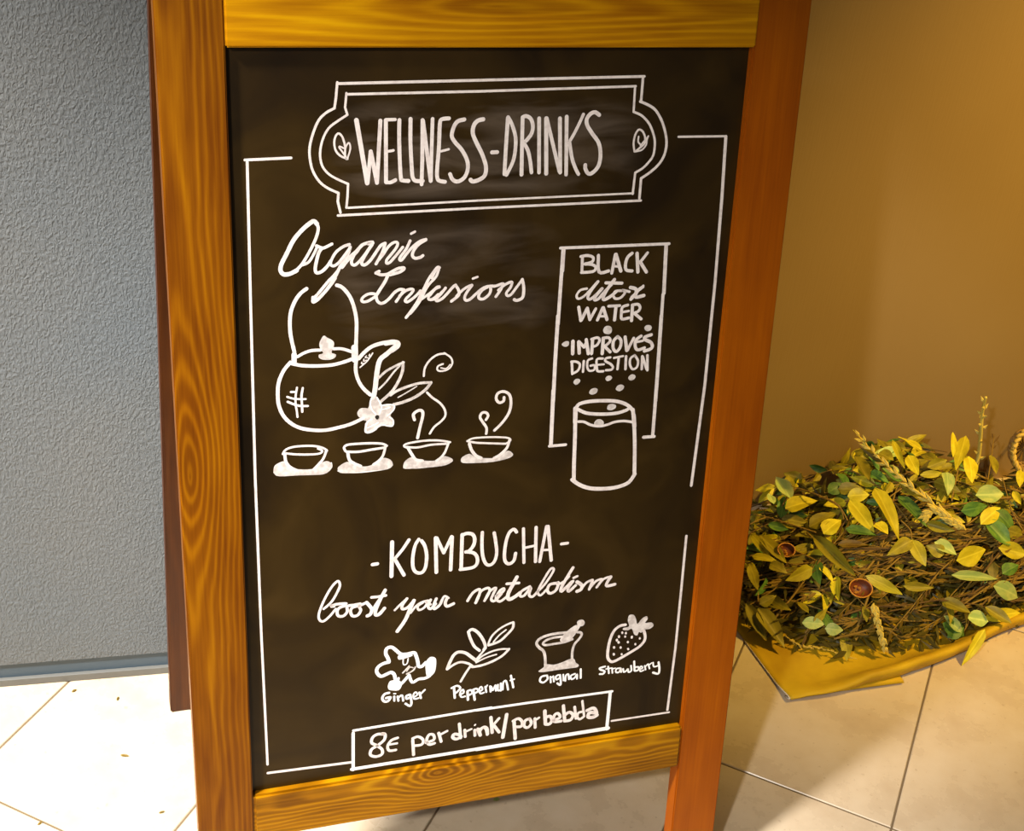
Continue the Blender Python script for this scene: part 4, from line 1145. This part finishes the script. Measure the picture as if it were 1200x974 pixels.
# crumbled litter that fills the heap
V, F = [], []
for q in range(4200):
    x, y = R.uniform(0.80, 1.86), R.uniform(0.275, 0.655 if q % 2 else 0.60)
    if not inside(x, y) or False: continue
    p = surf(x, y, R.uniform(0.25, 0.80) * (0.45 if (x > 1.28 and y > 0.55) else 1)); a = R.uniform(0, 6.28)
    grain(V, F, p, (math.cos(a), math.sin(a) * 0.6, R.uniform(-.3, .3)), R.uniform(0.02, 0.055), R.uniform(0.005, 0.012), (R.uniform(-.5, .5), -0.5, 0.8))
g = mesh_obj('leaf_litter', V, F, LEAFM['d']); tag(g, 'dark crumbled leaf litter filling the inside of the heap', 'litter', None, 'stuff')

# open seed pods
def pod(loc, r, tilt_v, label):
    root = empty('seed_pod', loc); tag(root, label, 'seed pod')
    V, F = [], []; n = 14; rings = 6
    ax, s, u = frame(tilt_v)
    for i in range(rings + 1):
        a = math.pi / 2 * i / rings
        rr2, zz = r * math.cos(a) * (1.0), -r * 0.8 * math.sin(a)
        for k in range(n):
            b0 = 2 * math.pi * k / n; V.append(s * (rr2 * math.cos(b0) * 1.25) + u * (rr2 * math.sin(b0)) + ax * zz)
    for i in range(rings):
        for k in range(n): a = i * n + k; b1 = i * n + (k + 1) % n; F.append((a, b1, b1 + n, a + n))
    sh = mesh_obj('shell', V, F, M_pod, root, True); md = sh.modifiers.new('t', 'SOLIDIFY'); md.thickness = 0.0012
    V, F = [], []
    pts = [s * (r * 1.25 * math.cos(2 * math.pi * k / 18)) + u * (r * math.sin(2 * math.pi * k / 18)) for k in range(19)]
    tube_data(V, F, pts, 0.0011, 5); mesh_obj('rim', V, F, M_podrim, root, True)
    V, F = [], []
    for k in range(5): grain(V, F, s * R.uniform(-.5, .5) * r + u * R.uniform(-.5, .5) * r - ax * r * 0.45, s + u * R.uniform(-1, 1), 0.006, 0.004, ax)
    g = mesh_obj('seeds', V, F, M_podrim, root); g['kind'] = 'stuff'
pod((0.9952,0.3811,0.0889), 0.015, (-0.15, -0.55, 0.8), 'dark red-brown open seed pod with orange rim at the front centre of the heap')
pod((0.9174,0.4876,0.0912), 0.0115, (-0.15, -0.55, 0.8), 'small reddish seed pod with a light rim near the left end of the heap')

# ---------------------------------------------------------------- wicker basket lying at the right end of the heap
BK = Vector((1.4781,0.6150,0.1339)); ax, s, u = frame(Vector((-0.25, -0.80, 0.42)))
M_rim, nt_, b_ = mat_base('basket_rim_cane', (0.62, 0.42, 0.07), 0.6)
bk = empty('wicker_basket', BK); tag(bk, 'small round wicker basket lying on its side behind the right end of the heap', 'basket')
rim_r = 0.046
V, F = [], []
for ph in (0, math.pi):
    pts = []
    for k in range(97):
        t = 2 * math.pi * k / 96; q = 24 * t / 1.0 * 0.5 + ph
        rr2 = rim_r + 0.0026 * math.cos(q)
        pts.append(s * rr2 * math.cos(t) + u * rr2 * math.sin(t) + ax * (0.0026 * math.sin(q)))
    tube_data(V, F, pts, 0.0036, 6)
mesh_obj('rim', V, F, M_rim, bk, True)
for k in range(16):
    t = 2 * math.pi * k / 16; e = s * math.cos(t) + u * math.sin(t)
    V, F = [], []; tube_data(V, F, [e * rim_r, e * rim_r * 0.97 - ax * 0.02, e * rim_r * 0.8 - ax * 0.045, e * rim_r * 0.5 - ax * 0.06, e * 0.002 - ax * 0.063], 0.0014, 5)
    mesh_obj('stake', V, F, M_cane, bk, True)
V, F = [], []
for j in range(15):
    d_ = 0.003 + j * 0.0040; f = d_ / 0.063
    rad = rim_r * (0.97 - 0.5 * f ** 2.5)
    pts = []
    for k in range(65):
        t = 2 * math.pi * k / 64; w_ = 0.0016 * math.cos(8 * t + (j % 2) * math.pi)
        pts.append(s * (rad + w_) * math.cos(t) + u * (rad + w_) * math.sin(t) - ax * d_)
    tube_data(V, F, pts, 0.0020, 5)
g = mesh_obj('woven_cane', V, F, M_cane, bk, True); g['kind'] = 'stuff'

# ---------------------------------------------------------------- crumbs on the tiles
def crumb(name, loc, l, w, a, ck, label, cat):
    o = put_leaf(None, Vector(loc), Vector(loc) + Vector((math.cos(a) * l, math.sin(a) * l, 0.0003)), w, ck, up=(0, 0, 1), si=0, roll=0, name=name)
    tag(o, label, cat); return o
crumb('leaf_crumb', (-0.1323,0.3465,0.0012), 0.012, 0.004, -0.3, 'b', 'brown leaf crumb lying on the bright tile left of the sign', 'crumb')
crumb('leaf_crumb', (-0.1889,0.4773,0.0012), 0.004, 0.003, 0.5, 'b', 'tiny brown crumb on the floor by the grey wall base', 'crumb')
crumb('leaf_crumb', (-0.1298,0.4486,0.0012), 0.004, 0.0025, 1.2, 'b', 'reddish brown crumb between the grey wall and the rear sign leg', 'crumb')
crumb('leaf_crumb', (-0.0922,0.2379,0.0012), 0.0035, 0.0025, 0.2, 'b', 'dark crumb on the tile at the lower left beside the front leg', 'crumb')
crumb('leaf_crumb', (-0.2395,0.2504,0.0012), 0.0035, 0.0025, 0.7, 'b', 'brown speck on the tile at the lower left corner', 'crumb')
crumb('paper_scrap', (0.3366,0.1672,0.0012), 0.01, 0.006, 0.1, 'p', 'small white paper scrap on the floor under the bottom rail', 'paper scrap')
